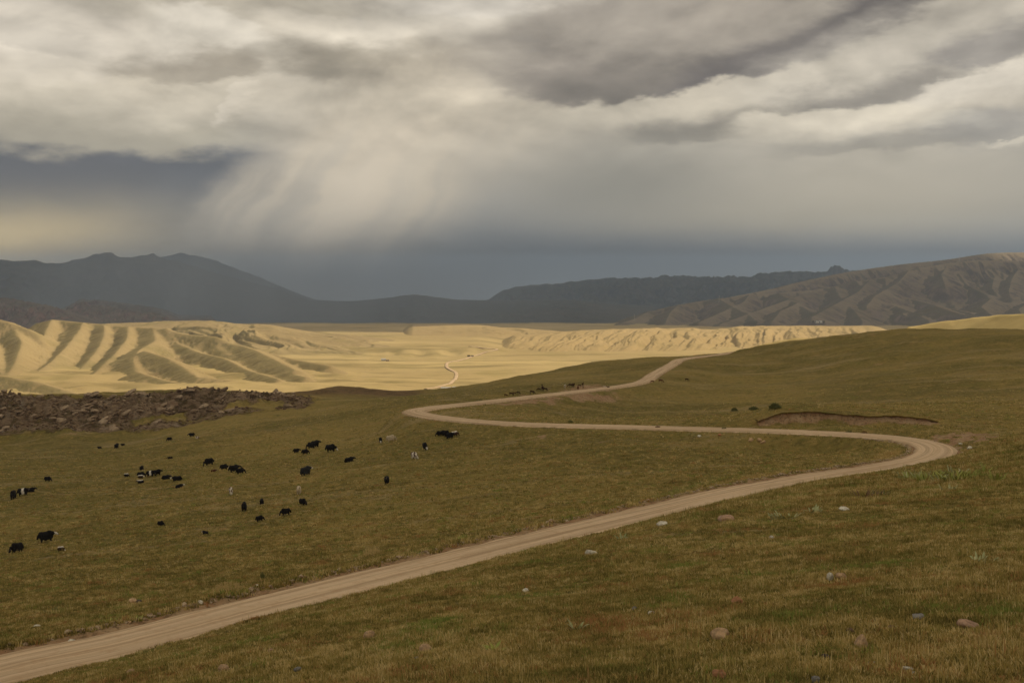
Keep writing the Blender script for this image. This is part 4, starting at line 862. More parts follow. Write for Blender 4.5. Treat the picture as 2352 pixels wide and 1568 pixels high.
# ------------------------------------------------------------------ animals
def ellip(bm, c, r, seg=14, rot=None):
    m = Matrix.Translation(c) @ (rot.to_matrix().to_4x4() if rot else Matrix.Identity(4)) @ Matrix.Diagonal((*r, 1)); bmesh.ops.create_uvsphere(bm, u_segments=seg, v_segments=10, radius=1, matrix=m)
def animal_mesh(name, build, head, voxel=.045):
    bm = bmesh.new(); build(bm); bmesh.ops.recalc_face_normals(bm, faces=bm.faces)
    me = bpy.data.meshes.new('raw'); bm.to_mesh(me); bm.free(); o = bpy.data.objects.new('raw', me); COL.objects.link(o)
    m = o.modifiers.new('r', 'REMESH'); m.mode = 'VOXEL'; m.voxel_size = voxel
    s_ = o.modifiers.new('s', 'SMOOTH'); s_.factor = .5; s_.iterations = 2
    dg = bpy.context.evaluated_depsgraph_get(); res = bpy.data.meshes.new_from_object(o.evaluated_get(dg)); res.name = name
    bpy.data.objects.remove(o); bpy.data.meshes.remove(me)
    for p_ in res.polygons: p_.use_smooth = True
    V = np.array([v.co[:] for v in res.vertices]); h = np.array(head)
    for nm, val in (('headness', np.clip(1.5 - np.linalg.norm((V - h) / [.36, .3, .36], axis=1), 0, 1)), ('height', (V[:, 2] - V[:, 2].min()) / (V[:, 2].max() - V[:, 2].min())), ('fore', V[:, 0])):
        at = res.attributes.new(nm, 'FLOAT', 'POINT'); at.data.foreach_set('value', val.astype(np.float32))
    return res
def yak_body(pose):
    def b(bm):
        z0 = -.42 if pose == 'lie' else 0
        ellip(bm, (0, 0, .94 + z0), (.90, .42, .47)); ellip(bm, (.42, 0, 1.12 + z0), (.44, .32, .40)); ellip(bm, (-.58, 0, .98 + z0), (.38, .38, .45))
        ellip(bm, (.02, 0, .64 + z0), (.88, .40, .34)); ellip(bm, (.5, 0, .74 + z0), (.36, .38, .46))
        if pose == 'lie':
            ellip(bm, (-.1, 0, .2), (.95, .46, .24)); tube(bm, [(.6, .25, .2), (.95, .3, .1), (.7, .3, .05)], [.12, .09, .07], 8); tube(bm, [(.6, -.25, .2), (.9, -.32, .1), (.6, -.34, .05)], [.12, .09, .07], 8)
        else:
            sw = .10 if pose == 'walk' else .03
            for x, y, k in ((.55, .2, 1), (.55, -.2, -1), (-.6, .22, -1), (-.6, -.22, 1)):
                tube(bm, [(x, y, .75), (x + k * sw * .5, y, .38), (x + k * sw, y, .04)], [.17, .10, .085], 8); ellip(bm, (x + k * sw + .03, y, .05), (.11, .085, .06), 8)
        h = YAKHEAD[pose]
        if pose == 'graze':
            tube(bm, [(.6, 0, 1.12), (.9, 0, .9), (1.12, 0, .55)], [.30, .26, .17], 10); ellip(bm, h, (.15, .14, .27), 12, Euler((0, R(-22), 0))); ellip(bm, (h[0] + .1, 0, h[2] - .24), (.1, .1, .1), 10)
        else:
            tube(bm, [(.6, 0, 1.12 + z0), (.9, 0, 1.08 + z0 * .8), (1.1, 0, h[2])], [.30, .25, .18], 10); ellip(bm, h, (.27, .14, .16), 12, Euler((0, R(35), 0))); ellip(bm, (h[0] + .22, 0, h[2] - .15), (.11, .1, .1), 10)
        for s_ in (-1, 1): ellip(bm, (h[0] - .12, .2 * s_, h[2] + .08), (.05, .11, .04), 8)
        tube(bm, [(-.88, 0, 1.1 + z0), (-1.02, 0, .85 + z0), (-1.04, 0, max(.2, .45 + z0))], [.06, .09, .14], 8)
        for k in range(16):      # ragged skirt of long hair
            x = random.uniform(-.75, .65); s_ = random.choice((-1, 1)); tube(bm, [(x, .28 * s_, .7 + z0), (x + random.uniform(-.05, .05), .31 * s_, max(.1, random.uniform(.22, .36) + z0))], [.12, .05], 6)
    return b
YAKHEAD = {'graze': (1.2, 0, .34), 'stand': (1.22, 0, 1.02), 'walk': (1.22, 0, .92), 'lie': (1.18, 0, .72)}
YAK = {k: animal_mesh('yak_' + k, yak_body(k), YAKHEAD[k]) for k in YAKHEAD}
def horn_mesh(s_):
    bm = bmesh.new(); tube(bm, [(0, .08 * s_, .0), (0, .26 * s_, .04), (.06, .34 * s_, .2), (.0, .30 * s_, .34)], [.045, .04, .028, .008], 6); me = bpy.data.meshes.new('horn'); bm.to_mesh(me); bm.free(); return me
HORN = [horn_mesh(1), horn_mesh(-1)]; M_horn = simple('horn', (.20, .16, .12), .5, .2, 4)
for h in HORN: h.materials.append(M_horn)
def hide(name, base, second, rule):
    """coat of two colours; rule builds the mask from the animal's own body measures"""
    m, nt, out = material(name); v = nt.n('ShaderNodeTexCoord').outputs['Object']; n = nt.noise(v, 2.3, 4, .6)
    c0 = nt.mix(nt.ss(nt.noise(nt.mapping(v, scale=(3, 3, 1)), 6, 4, .6), .3, .7), tuple(x * .7 for x in base), tuple(x * 1.3 for x in base))
    hd, ht, fo = attr(nt, 'headness'), attr(nt, 'height'), attr(nt, 'fore'); wob = nt.math('MULTIPLY', nt.math('SUBTRACT', n, .5), .6)
    k = {'plain': lambda: 0.0, 'back': lambda: nt.ss(nt.math('ADD', ht, wob), .74, .84), 'face': lambda: nt.ss(nt.math('ADD', hd, nt.math('MULTIPLY', wob, .5)), .55, .75),
         'backface': lambda: nt.math('MAXIMUM', nt.ss(nt.math('ADD', ht, wob), .76, .84), nt.ss(hd, .5, .7)), 'patch': lambda: nt.ss(nt.noise(nt.vec('ADD', v, (3, 1, 8)), 1.5, 3, .5), .5, .56),
         'shoulder': lambda: nt.ss(nt.math('ABSOLUTE', nt.math('SUBTRACT', nt.math('ADD', fo, wob), .1)), .3, .2)}[rule]()
    finish(nt, out, nt.mix(k, c0, second) if rule != 'plain' else c0, .85, n, .03, .6, spec=.1); return m
BLK = (.014, .012, .011); WHT = (.72, .66, .57)
HIDE = {'black': hide('coat_black', BLK, WHT, 'plain'), 'whiteback': hide('coat_white_back', BLK, WHT, 'back'), 'whiteface': hide('coat_white_face', BLK, WHT, 'face'), 'backface': hide('coat_white_back_and_face', (.05, .03, .02), WHT, 'backface'),
        'cream': hide('coat_cream', (.50, .40, .27), WHT, 'plain'), 'white': hide('coat_white_brown', (.70, .62, .51), (.10, .05, .03), 'patch'), 'redbrown': hide('coat_red_brown', (.085, .03, .016), WHT, 'plain'), 'brownwhite': hide('coat_brown_white', (.06, .03, .02), WHT, 'back'),
        'shoulder': hide('coat_white_saddle', BLK, WHT, 'shoulder'), 'charcoal': hide('coat_charcoal', (.03, .03, .03), WHT, 'face')}
_coat = {}
def coated(kind, mesh, coat):
    if (kind, coat) not in _coat:
        m = mesh.copy(); m.name = mesh.name; m.materials.clear(); m.materials.append(HIDE[coat] if isinstance(coat, str) else coat); _coat[kind, coat] = m
    return _coat[kind, coat]
def place_animal(o, X, Y, Z, head, tilt=.75):
    e = .6; zx = (ground_z(np.array([X + e]), np.array([Y]))[0] - ground_z(np.array([X - e]), np.array([Y]))[0]) / (2 * e); zy = (ground_z(np.array([X]), np.array([Y + e]))[0] - ground_z(np.array([X]), np.array([Y - e]))[0]) / (2 * e)
    n_v = Vector((-zx * tilt, -zy * tilt, 1)).normalized(); h = Vector((math.cos(R(head)), math.sin(R(head)), 0)); f = (h - n_v * h.dot(n_v)).normalized(); l = n_v.cross(f)
    o.rotation_euler = Matrix((f, l, n_v)).transposed().to_euler(); o.location = (X, Y, Z - .03)
def yak(px, py, wpx, heading, pose, coat, label, length=2.25):
    X, Y, Z = hit(px, py); end = abs(math.sin(R(heading)))
    s_ = wpx * Y / F / (length * (1 - end) + .82 * end); s_ = min(max(s_, .5), 1.2)
    o = bpy.data.objects.new('yak', coated('yak' + pose, YAK[pose], coat)); COL.objects.link(o); o.scale = (s_,) * 3
    place_animal(o, X, Y, Z, heading, 1.0 if pose == 'lie' else .75)
    o['label'] = label; o['category'] = 'yak'; o['group'] = 'yaks grazing on the meadow'
    if s_ > .62:
        hx, _, hz = YAKHEAD[pose]
        for h in HORN:
            k = bpy.data.objects.new('horn', h); COL.objects.link(k); k.parent = o; k.location = (hx - .12, 0, hz + (.16 if pose == 'graze' else .12)); k.rotation_euler = (0, R(40 if pose == 'graze' else 0), 0)
    return o
c1 = lambda x, y: (.32 * x, 893.8 + .32 * y)
c2 = lambda x, y: ((500 + .2976 * x) * .9408, (950 + .2976 * y) * .9408)
G, S_, WK, LI = 'graze', 'stand', 'walk', 'lie'
YAKS1 = [ # x, y of the feet and width as measured, heading (0 right, 90 away), pose, coat, label
 (97,783,35,-80,G,'black','black yak end-on at the lower end of a loose file of three'), (165,762,82,5,WK,'shoulder','black yak with a white saddle walking behind the end-on one'), (218,736,58,20,LI,'black','black yak lying uphill ahead of the white-saddled walker'),
 (342,660,52,-10,G,'black','black yak grazing alone above the file of three'), (715,425,31,170,LI,'black','small black yak lying apart near the rocks, lowest of three'), (838,424,21,85,S_,'black','black yak seen end-on between two near the rocks'), (883,402,30,175,LI,'black','black yak lying highest of three near the rocks'),
 (1218,368,38,185,G,'black','black yak grazing below the outcrop, left of a bigger black one'), (1378,340,36,200,S_,'black','black yak standing next to a white and brown calf'), (1420,352,25,150,LI,'white','white and brown calf lying beside a black yak'),
 (1222,498,30,200,LI,'black','black yak lying alone in the open middle of the meadow'), (1017,577,24,95,LI,'black','black calf resting above the tight cluster of yaks'), (908,628,40,-5,G,'whiteback','white-backed black yak at the edge of the cluster'),
 (1012,628,52,10,G,'black','black yak at the rear of the tight cluster'), (1010,641,42,-5,WK,'backface','black and white calf in front of the tight cluster'), (1080,625,68,0,G,'shoulder','black yak with white shoulder patch in the tight cluster'), (1130,615,62,5,S_,'black','large black yak leading the tight cluster'),
 (1010,671,52,180,LI,'whiteback','white-backed yak lying below the cluster'), (1192,643,48,25,LI,'black','black yak lying head uphill beside the cluster'), (1273,654,72,185,LI,'whiteface','black yak with white head stretched out on the grass'), (1290,706,50,15,LI,'whiteface','black yak with white face sitting below the others'),
 (1503,543,50,215,G,'black','black yak grazing downhill above a red-brown calf'), (1533,591,30,20,LI,'redbrown','red-brown calf lying on the meadow'), (1610,576,64,0,G,'whiteface','black yak with pale muzzle next to the red-brown calf'), (1682,593,74,10,S_,'black','big black yak behind a smaller one, right of the red-brown calf'),
 (1727,606,47,30,G,'black','smaller black yak in front of the big one'), (2127,456,46,10,S_,'black','black yak standing at the head of a group of four'), (2192,466,56,-5,G,'black','black yak grazing lowest in a group of four'), (2236,424,66,185,G,'black','black yak grazing highest in the group of four'), (2264,415,46,40,S_,'black','black yak standing half hidden behind the highest of four'),
 (2197,618,62,50,S_,'charcoal','charcoal yak with a pale head walking uphill'), (1660,751,31,-75,G,'white','white and brown yak facing downhill'), (2147,749,33,-85,S_,'cream','cream white yak facing downhill alone'), (1755,869,35,95,G,'black','black yak seen from behind near a small calf'),
 (1880,821,31,100,LI,'black','dark calf curled up on the grass above the rear-view yak'), (1865,946,43,35,G,'black','black calf grazing between two adult yaks'), (2052,901,66,195,G,'black','large black yak grazing low on the slope'), (2175,831,47,-40,G,'black','black yak grazing below the cream white one'),
 (1155,979,47,-20,G,'black','black calf grazing alone at mid slope'), (1475,1039,38,150,LI,'whiteface','black calf with a white head lying in greener grass'), (333,1094,98,20,S_,'whiteface','biggest black yak, white muzzle raised, low on the meadow'), (122,1169,50,-120,G,'black','black yak grazing below the biggest one'), (440,1163,52,-15,G,'backface','dark yak with white back and white face, grazing')]
YAKS2 = [(1037,511,96,-5,G,'whiteface','black yak with pale muzzle stretched down, right of the four'), (1187,596,62,30,LI,'black','black yak lying on its side alone'), (1447,438,27,-85,G,'whiteface','dark yak with a white face beside the cream one'), (1530,426,82,0,G,'cream','shaggy cream yak grazing below the road bend'),
 (1930,381,62,185,G,'black','black yak at the tail of the group below the road'), (1975,380,66,170,S_,'black','large black yak in the middle of the group below the road'), (2010,404,76,5,WK,'black','black yak walking in front of the group below the road'), (2052,384,66,0,G,'brownwhite','brown and white yak at the end of the group below the road'),
 (1812,493,37,-70,G,'whiteface','black yak with white face grazing downhill'), (1722,569,46,-50,G,'white','white yak with dark neck grazing below the road'), (1495,773,37,-95,S_,'black','black yak alone in the middle of the empty slope')]
for (x, y, wd, hd, po, co, la) in YAKS1: yak(*c1(x, y), wd * .32, hd, po, co, la)
for (x, y, wd, hd, po, co, la) in YAKS2: yak(*c2(x, y), wd * .28, hd, po, co, la)

def horse_body(pose):
    def b(bm):
        ellip(bm, (0, 0, 1.16), (.72, .26, .32)); ellip(bm, (.5, 0, 1.2), (.32, .24, .33)); ellip(bm, (-.55, 0, 1.22), (.36, .27, .34))
        for x, y, k in ((.52, .15, 1), (.5, -.15, -1)): tube(bm, [(x, y, 1.05), (x + .03 * k, y, .6), (x + .02 * k, y, .33), (x + .04 * k, y, .05)], [.15, .08, .055, .055], 8); ellip(bm, (x + .07, y, .05), (.09, .06, .06), 8)
        for x, y, k in ((-.6, .16, 1), (-.62, -.16, -1)): tube(bm, [(x, y, 1.1), (x + .06, y, .8), (x - .12, y, .5), (x - .04 + .04 * k, y, .05)], [.2, .13, .065, .055], 8); ellip(bm, (x + .02, y, .05), (.09, .06, .06), 8)
        h = HORSEHEAD[pose]
        if pose == 'graze':
            tube(bm, [(.55, 0, 1.3), (.9, 0, 1.05), (1.18, 0, .62)], [.25, .17, .12], 10); tube(bm, [(1.13, 0, .7), (1.25, 0, .42), (1.32, 0, .16)], [.14, .12, .075], 10)
        else:
            tube(bm, [(.55, 0, 1.3), (.85, 0, 1.55), (1.02, 0, 1.85)], [.25, .17, .12], 10); tube(bm, [(.98, 0, 1.88), (1.2, 0, 1.74), (1.45, 0, 1.5)], [.12, .125, .07], 10)
        for s_ in (-1, 1): ellip(bm, (h[0] - .18, .07 * s_, h[2] + .22), (.03, .03, .09), 8)
        tube(bm, [(-.85, 0, 1.38), (-1.02, 0, 1.1), (-1.03, 0, .55)], [.05, .08, .05], 8)
    return b
HORSEHEAD = {'graze': (1.28, 0, .45), 'stand': (1.2, 0, 1.75)}
HORSE = {k: animal_mesh('horse_' + k, horse_body(k), HORSEHEAD[k], .04) for k in HORSEHEAD}
HIDE.update({'bay': hide('coat_bay', (.045, .02, .012), (.01, .008, .007), 'plain'), 'chestnut': hide('coat_chestnut', (.12, .045, .02), WHT, 'plain'), 'brown': hide('coat_brown', (.09, .045, .022), WHT, 'plain'), 'dun': hide('coat_dun', (.34, .24, .14), WHT, 'plain'), 'pale': hide('coat_pale', (.52, .44, .34), WHT, 'plain')})
c3 = lambda x, y: ((1200 + .2126 * x) * .9408, (920 + .2126 * y) * .9408)
HORSES = [(165,226,40,-10,G,'bay','bay horse grazing at the rear of the string above the road'), (225,214,57,0,G,'bay','bay horse grazing second in the string above the road'), (263,204,25,10,S_,'brown','brown foal beside the grazing bays'), (307,198,40,-10,G,'bay','dark horse grazing just ahead of the foal'), (465,196,60,-5,G,'bay','dark bay horse grazing alone by the road verge'),
 (542,161,52,185,G,'bay','dark horse grazing at the left of a bunch of four'), (582,161,32,100,S_,'bay','dark horse end-on inside the bunch of four'), (615,162,46,-20,G,'bay','near-black horse grazing in front of the bunch of four'), (657,152,42,0,S_,'dun','dun horse at the right of the bunch of four'), (840,131,22,-80,S_,'pale','pale horse facing downhill above the bare patch'),
 (905,119,62,185,G,'bay','dark horse grazing above the bare patch'), (936,119,24,-75,S_,'bay','dark horse end-on beside the one above the bare patch'), (1008,111,34,175,G,'brown','brown horse grazing at the top of the bare patch'), (1044,110,22,-80,S_,'brown','brown horse end-on at the top of the bare patch'), (992,147,20,-85,S_,'chestnut','chestnut horse facing downhill on the bare patch'), (1052,141,20,-80,S_,'dun','dun-brown horse end-on at the road side of the bare patch'),
 (1302,131,34,180,S_,'pale','pale horse standing on the road edge'), (1338,136,40,175,S_,'brown','brown horse standing on the road edge'), (1845,69,44,185,G,'chestnut','chestnut horse grazing right of the upper road'), (1942,66,62,0,G,'chestnut','larger chestnut horse grazing right of the upper road'), (2243,46,38,-15,G,'bay','bay horse grazing highest on the hill right of the road')]
for (x, y, wd, hd, po, co, la) in HORSES:
    px, py = c3(x, y); X, Y, Z = hit(px, py); end = abs(math.sin(R(hd))); s_ = wd * .2 * Y / F / (2.3 * (1 - end) + .75 * end); s_ = min(max(s_, .6), 1.15)
    o = bpy.data.objects.new('horse', coated('horse' + po, HORSE[po], co)); COL.objects.link(o); o.scale = (s_,) * 3; place_animal(o, X, Y, Z, hd, .5); o['label'] = la; o['category'] = 'horse'; o['group'] = 'horses grazing beside the upper road'
yak(*c3(1478, 106), 7.4, 180, LI, 'black', 'black yak lying at the edge of the upper road past the brown horse')

# ------------------------------------------------------------------ weeds
def leaf_mesh(L, wd, curl, seg=6, name='leaf'):
    V, Fc = [], []
    for i in range(seg + 1):
        t = i / seg; x = L * (t - .18 * curl * t * t); z = L * (.75 * t - .75 * curl * t * t); h = wd * math.sin(math.pi * min(1, .12 + .88 * t) ** .8) * .5 + .002
        V += [(x, -h, z + h * .35), (x, 0, z), (x, h, z + h * .35)]
        if i: b = 3 * i; Fc += [(b - 3, b - 2, b + 1, b), (b - 2, b - 1, b + 2, b + 1)]
    me = bpy.data.meshes.new(name); me.from_pydata(V, [], Fc)
    for p_ in me.polygons: p_.use_smooth = True
    return me
def leaf_mat(name, c, c2_):
    m, nt, out = material(name); ri = nt.n('ShaderNodeObjectInfo').outputs['Random']; v = nt.n('ShaderNodeTexCoord').outputs['Object']
    finish(nt, out, nt.mix(nt.math('MULTIPLY', nt.ss(nt.noise(v, 5, 3, .6), .3, .7), 1.0), nt.mix(ri, c, c2_), tuple(.8 * x for x in c)), .6, spec=.25); return m
LM = {'green': leaf_mat('weed_green', (.27, .30, .055), (.40, .38, .09)), 'pale': leaf_mat('weed_pale', (.34, .36, .15), (.52, .48, .25)), 'dark': leaf_mat('weed_dark', (.13, .14, .042), (.18, .18, .055)), 'straw': leaf_mat('weed_straw', (.72, .54, .24), (.55, .38, .16)), 'rusty': leaf_mat('weed_rusty', (.17, .09, .045), (.24, .15, .06))}
LEAFM = {}
def weed(px, py, kind, n, L, wd, up, spread, label, name='leafy_plant'):
    X, Y, Z = hit(px, py); e = bpy.data.objects.new(name, None); COL.objects.link(e); e.location = (X, Y, Z - .01); e['label'] = label; e['category'] = 'plant'; e['group'] = 'weeds on the bank and verges'
    for k in range(n):
        key = (kind, round(L, 2), round(wd, 3), k % 3)
        if key not in LEAFM:
            me = leaf_mesh(L, wd, (.5, .85, .2)[k % 3]); me.materials.append(LM[kind]); LEAFM[key] = me
        o = bpy.data.objects.new('leaf', LEAFM[key]); COL.objects.link(o); o.parent = e; r_ = spread * math.sqrt(random.random()); th = random.uniform(0, 6.28)
        o.location = (r_ * math.cos(th), r_ * math.sin(th), 0); o.rotation_euler = (random.uniform(-.2, .2), -random.uniform(0, up), th + random.uniform(-.8, .8)); q = random.uniform(.6, 1.15); o.scale = (q, q, q)
def brush(px, py, kind, n, h, spread, label, thick=.009, name='dry_plant'):
    X, Y, Z = hit(px, py); bm = bmesh.new()
    for k in range(n):
        th = random.uniform(0, 6.28); r_ = spread * math.sqrt(random.random()); x, y = r_ * math.cos(th), r_ * math.sin(th); l = h * random.uniform(.5, 1.1) * (1 - .7 * (r_ / spread) ** 2); lx, ly = x * .12 + random.uniform(-.12, .12) * h, y * .12 + random.uniform(-.12, .12) * h
        tube(bm, [(x, y, -.03), (x + lx * .4, y + ly * .4, l * .6), (x + lx, y + ly, l)], [thick, thick * .8, thick * 1.6], 3)
        for j in range(2):
            t = random.uniform(.4, .95); a_ = random.uniform(0, 6.28); c_ = Vector((x + lx * t, y + ly * t, l * t)); d = Vector((math.cos(a_), math.sin(a_), .5)) * h * .16; bm.faces.new([bm.verts.new(c_), bm.verts.new(c_ + d * .5 + Vector((0, 0, thick * 3))), bm.verts.new(c_ + d), bm.verts.new(c_ + d * .5 - Vector((0, 0, thick * 3)))])
    me = bpy.data.meshes.new('stems'); bm.to_mesh(me); bm.free()
    e = bpy.data.objects.new(name, None); COL.objects.link(e); e.location = (X, Y, Z); e['label'] = label; e['category'] = 'plant'; e['group'] = 'weeds on the bank and verges'
    add('stems', me, LM[kind], e); return e
weed(1345, 1252, 'green', 22, .42, .05, .5, .35, 'sword-leaved green plant on the bank above the road'); weed(1425, 1240, 'pale', 12, .34, .09, .6, .22, 'pale broad-leaved plant right of the sword-leaved one')
weed(1800, 1190, 'pale', 26, .42, .11, .5, .75, 'spread of pale floppy leaves above the lone small stone'); weed(1870, 1178, 'pale', 18, .38, .12, .5, .6, 'grey-green floppy leaves beside the flat stone'); weed(1990, 1143, 'rusty', 40, .6, .07, .7, 1.2, 'large browning weed clump on the slope below the road bend')
weed(2020, 1140, 'dark', 26, .55, .08, .7, .9, 'dark green leaves mixed into the browning clump'); weed(2180, 1128, 'pale', 18, .55, .08, .7, .6, 'upright grey-green thistle near the green patch'); weed(1326, 1448, 'pale', 9, .22, .055, .8, .08, 'small rosette of grey leaves alone in the grass')
weed(1139, 1497, 'green', 14, .16, .05, .5, .14, 'light green leafy plant low in the grass'); weed(2290, 1105, 'green', 22, .7, .09, .9, .5, 'tall bright green weed at the right of the green patch'); weed(2265, 1087, 'green', 24, .8, .1, .8, .7, 'broad bright weed above the tall one'); weed(1725, 1320, 'green', 10, .2, .04, .6, .15, 'small green tuft of leaves in mid slope')
weed(2250, 1290, 'pale', 14, .22, .05, .6, .35, 'scattered pale leaves far along the slope'); weed(1550, 1350, 'green', 10, .2, .035, .7, .15, 'thin green rosette in the brown grass')
for k in range(16):
    weed(2085 + k * 9.5 + random.uniform(-10, 10), 1098 + random.uniform(-9, 9) - k * .3, 'green' if k % 4 else 'pale', 24, .62, .10, .75, .95, 'bright green weed in the lush patch below the bend')
brush(855, 1274, 'straw', 130, 1.0, .95, 'bushy clump of straw-coloured stalks beside the road'); brush(603, 1330, 'dark', 70, .7, .22, 'tall narrow dark weed with pale tips at the roadside'); brush(525, 1358, 'straw', 150, .9, 1.3, 'wide clump of dry straw by the tall dark weed'); brush(870, 1232, 'straw', 60, .5, .4, 'small straw clump behind the bushy one')
weed(535, 1372, 'dark', 34, .35, .07, .6, .9, 'dark leafy mat under the wide straw clump'); weed(257, 1428, 'green', 26, .4, .08, .9, .45, 'green weed at the road verge, upper of two'); weed(312, 1424, 'green', 26, .38, .09, .6, .5, 'green spreading weed at the road verge, lower of two'); weed(1058, 1240, 'green', 30, .45, .12, .6, .8, 'low bright green weed on the berm'); weed(122, 1405, 'dark', 26, .35, .08, .5, .8, 'flat dark green patch of leaves in the meadow')
for i, (px, py, lab) in enumerate([(1663,988,'small dry bush on the road verge by the embankment stones'), (1511,985,'low dark bush where the road straightens'), (1950,996,'thin dry bush on the inner road verge'), (1985,998,'second thin dry bush on the inner road verge'), (1310,971,'dark bush behind the road')]): brush(px, py, ('dark', 'rusty')[i % 2], 90, .8, .6, lab, .012)
for px, py, r_, lab in [(1687,944,1.2,'low green shrub, smallest on the knoll top'), (1731,941,1.9,'spreading green shrub on the knoll top'), (1780,938,1.5,'round green shrub at the crest of the knoll')]: brush(px, py, 'dark', 260, 1.25, r_ * .75, lab, .02, 'shrub')

# ------------------------------------------------------------------ grass
gmat, nt, out = material('grass_blades')
ti = attr(nt, 'tint', 'INSTANCER'); ti2 = attr(nt, 'hue', 'INSTANCER')
cr = nt.n('ShaderNodeValToRGB'); nt.put(cr.inputs[0], nt.math('ADD', ti, nt.math('MULTIPLY', nt.math('SUBTRACT', attr(nt, 'blade'), .5), .7))); e_ = cr.color_ramp.elements
e_[0].position = 0; e_[0].color = (.16, .135, .038, 1); e_[1].position = 1; e_[1].color = (.76, .60, .29, 1)
for po_, c_ in ((.25, (.28, .235, .068)), (.5, (.42, .32, .10)), (.75, (.57, .42, .15))): x = e_.new(po_); x.color = (*c_, 1)
cc = nt.mix(nt.ss(ti2, .70, .80), cr.outputs[0], nt.mix(attr(nt, 'blade'), (.19, .24, .05), (.36, .40, .10))); cc = nt.mix(nt.ss(ti2, .18, .10), cc, nt.mix(attr(nt, 'blade'), (.36, .18, .065), (.56, .31, .13)))
bs = finish(nt, out, cc, .8, spec=.1); tl = nt.n('ShaderNodeBsdfTranslucent'); nt.put(tl.inputs[0], cc); mx = nt.n('ShaderNodeMixShader'); mx.inputs[0].default_value = .4
nt.t.links.new(bs.outputs[0], mx.inputs[1]); nt.t.links.new(tl.outputs[0], mx.inputs[2]); nt.t.links.new(mx.outputs[0], out.inputs[0])
TUFTS = bpy.data.collections.new('tufts')
def tuft(name, n, r, h0, h1, w0, lean):
    V, Fc = [], []
    for k in range(n):
        th = random.uniform(0, 6.28); rr_ = r * math.sqrt(random.random()); x, y = rr_ * math.cos(th), rr_ * math.sin(th); h = random.uniform(h0, h1); a_ = random.uniform(0, 6.28); lx, ly = math.cos(a_) * h * lean * random.random(), math.sin(a_) * h * lean * random.random()
        t2 = random.uniform(0, 6.28); ux, uy = math.cos(t2) * w0, math.sin(t2) * w0; b = len(V)
        V += [(x - ux, y - uy, -.015), (x + ux, y + uy, -.015), (x + lx * .35 + ux * .7, y + ly * .35 + uy * .7, h * .6), (x + lx * .35 - ux * .7, y + ly * .35 - uy * .7, h * .6), (x + lx, y + ly, h * .98)]
        Fc += [(b, b + 1, b + 2, b + 3), (b + 3, b + 2, b + 4)]
    me = bpy.data.meshes.new(name); me.from_pydata(V, [], Fc); me.attributes.new('blade', 'FLOAT', 'POINT').data.foreach_set('value', np.repeat(np.random.default_rng(n).random(n), 5).astype(np.float32)); me.materials.append(gmat); o = bpy.data.objects.new(name, me); TUFTS.objects.link(o)
tuft('tuft_a', 17, .13, .025, .08, .0075, .9); tuft('tuft_b', 14, .10, .04, .11, .007, .8); tuft('tuft_c', 20, .16, .015, .06, .009, 1.3); tuft('tuft_d', 6, .10, .09, .21, .005, .35); tuft('tuft_e', 17, .14, .02, .07, .008, 1.2)
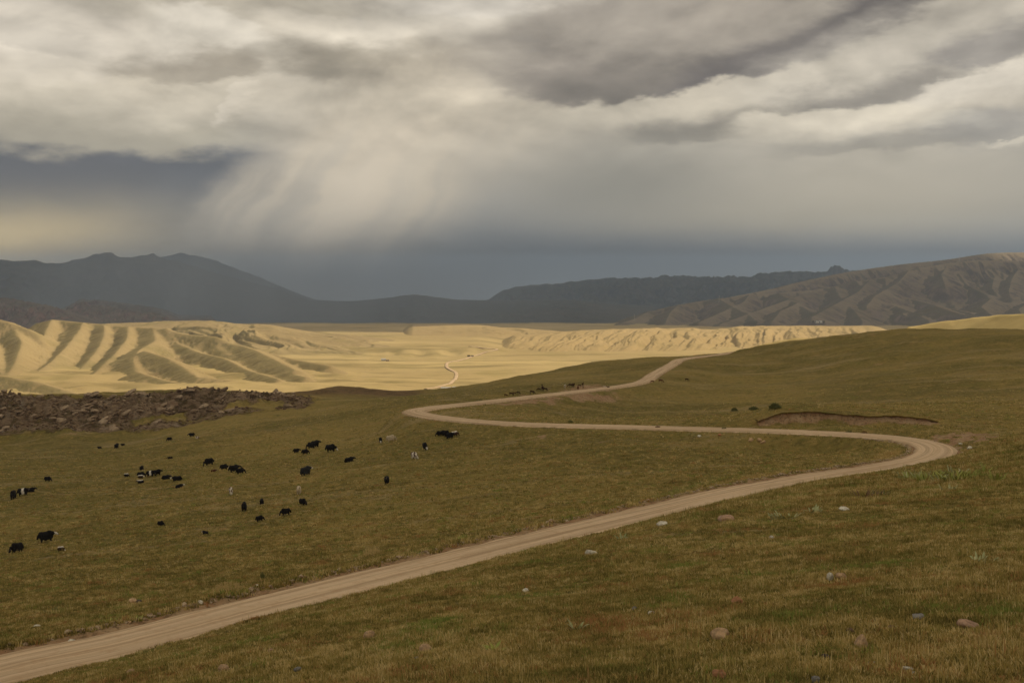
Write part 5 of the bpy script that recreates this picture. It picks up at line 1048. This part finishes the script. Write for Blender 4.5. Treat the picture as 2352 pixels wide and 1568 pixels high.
def grass_points(N, d0, d1, a0, a1, seed, big=1.0, fade=None):
    r_ = np.random.default_rng(seed); Y = np.exp(r_.uniform(math.log(d0), math.log(d1), N)); X = r_.uniform(a0, a1, N) * (Y + 5)
    if fade: kk = r_.random(N) < sst(Y, fade[0], fade[1]); X, Y = X[kk], Y[kk]
    dist, _ = near_road(X, Y); k = (np.abs(dist) > HALF + .35 + .5 * fbm(X / 2, Y / 2, 2)); X, Y, dist = X[k], Y[k], dist[k]
    z, soil_, dry_, lush_, dist = ground_z(X, Y, 'verge'); keep = r_.random(len(X)) > np.clip(soil_ * 1.2 - .15, 0, .95); 
    for (sx_, sy_, sr_) in SPOTS: keep &= ((X - sx_) ** 2 + ((Y - sy_ + .25 * sr_) * .8) ** 2) > sr_ ** 2
    X, Y, z, dry_, lush_, dist = X[keep], Y[keep], z[keep], dry_[keep], lush_[keep], dist[keep]; n = len(X)
    tint = np.clip(.44 + .22 * dry_ + .34 * fbm(X / 5, Y / 5, 3, .5, 17) + .34 * fbm(X / .9, Y / .9, 2, .5, 27) + r_.normal(0, .24, n), 0, 1); hue = np.clip(.46 + .42 * lush_ * (r_.random(n) < .7) + .32 * fbm(X / 3.5, Y / 3.5, 4, .6, 37) + r_.normal(0, .13, n), 0, 1)
    scl = big * (r_.uniform(.65, 1.25, n)) * (1 + .8 * sst(Y, 20, 110)) * (1 + .35 * fbm(X / 2.5, Y / 2.5, 2, .5, 47)); pick = r_.choice(5, n, p=[.3, .25, .2, .05, .2])
    edge = np.abs(np.abs(dist) - HALF - 1.4) < 1.3; scl = np.where(edge & (Y < 130), scl * 1.6, scl)
    me = bpy.data.meshes.new('grass'); me.vertices.add(n); me.vertices.foreach_set('co', np.stack([X, Y, z], 1).astype(np.float32).ravel())
    for nm, val in (('tint', tint), ('hue', hue), ('scl', scl), ('turn', r_.uniform(0, 6.28, n))): me.attributes.new(nm, 'FLOAT', 'POINT').data.foreach_set('value', val.astype(np.float32))
    me.attributes.new('pick', 'INT', 'POINT').data.foreach_set('value', pick.astype(np.int32)); return me
gn = bpy.data.node_groups.new('grass_scatter', 'GeometryNodeTree'); gn.interface.new_socket('Geometry', in_out='INPUT', socket_type='NodeSocketGeometry'); gn.interface.new_socket('Geometry', in_out='OUTPUT', socket_type='NodeSocketGeometry')
N_ = gn.nodes; gi, go = N_.new('NodeGroupInput'), N_.new('NodeGroupOutput'); ci = N_.new('GeometryNodeCollectionInfo'); ci.inputs[0].default_value = TUFTS; ci.inputs['Separate Children'].default_value = True; ci.inputs['Reset Children'].default_value = True
ip = N_.new('GeometryNodeInstanceOnPoints'); ip.inputs['Pick Instance'].default_value = True
def na(nm, typ='FLOAT'):
    x = N_.new('GeometryNodeInputNamedAttribute'); x.data_type = typ; x.inputs[0].default_value = nm; return x.outputs[0]
cx_ = N_.new('ShaderNodeCombineXYZ'); Lk = gn.links.new
Lk(na('turn'), cx_.inputs[2]); Lk(gi.outputs[0], ip.inputs['Points']); Lk(ci.outputs[0], ip.inputs['Instance']); Lk(na('pick', 'INT'), ip.inputs['Instance Index']); Lk(cx_.outputs[0], ip.inputs['Rotation']); Lk(na('scl'), ip.inputs['Scale']); Lk(ip.outputs[0], go.inputs[0])
g1 = add('grass', grass_points(300000, 6, 170, -.64, .64, 1, 1.0, (170, 55)), gmat, kind='stuff', label='short brown and green grass on the bank before the road'); g1.modifiers.new('scatter', 'NODES').node_group = gn
g2 = add('grass', grass_points(170000, 60, 520, -.55, .55, 2, 1.5, (520, 150)), gmat, kind='stuff', label='sparse grass tussocks speckling the meadow beyond the road'); g2.modifiers.new('scatter', 'NODES').node_group = gn
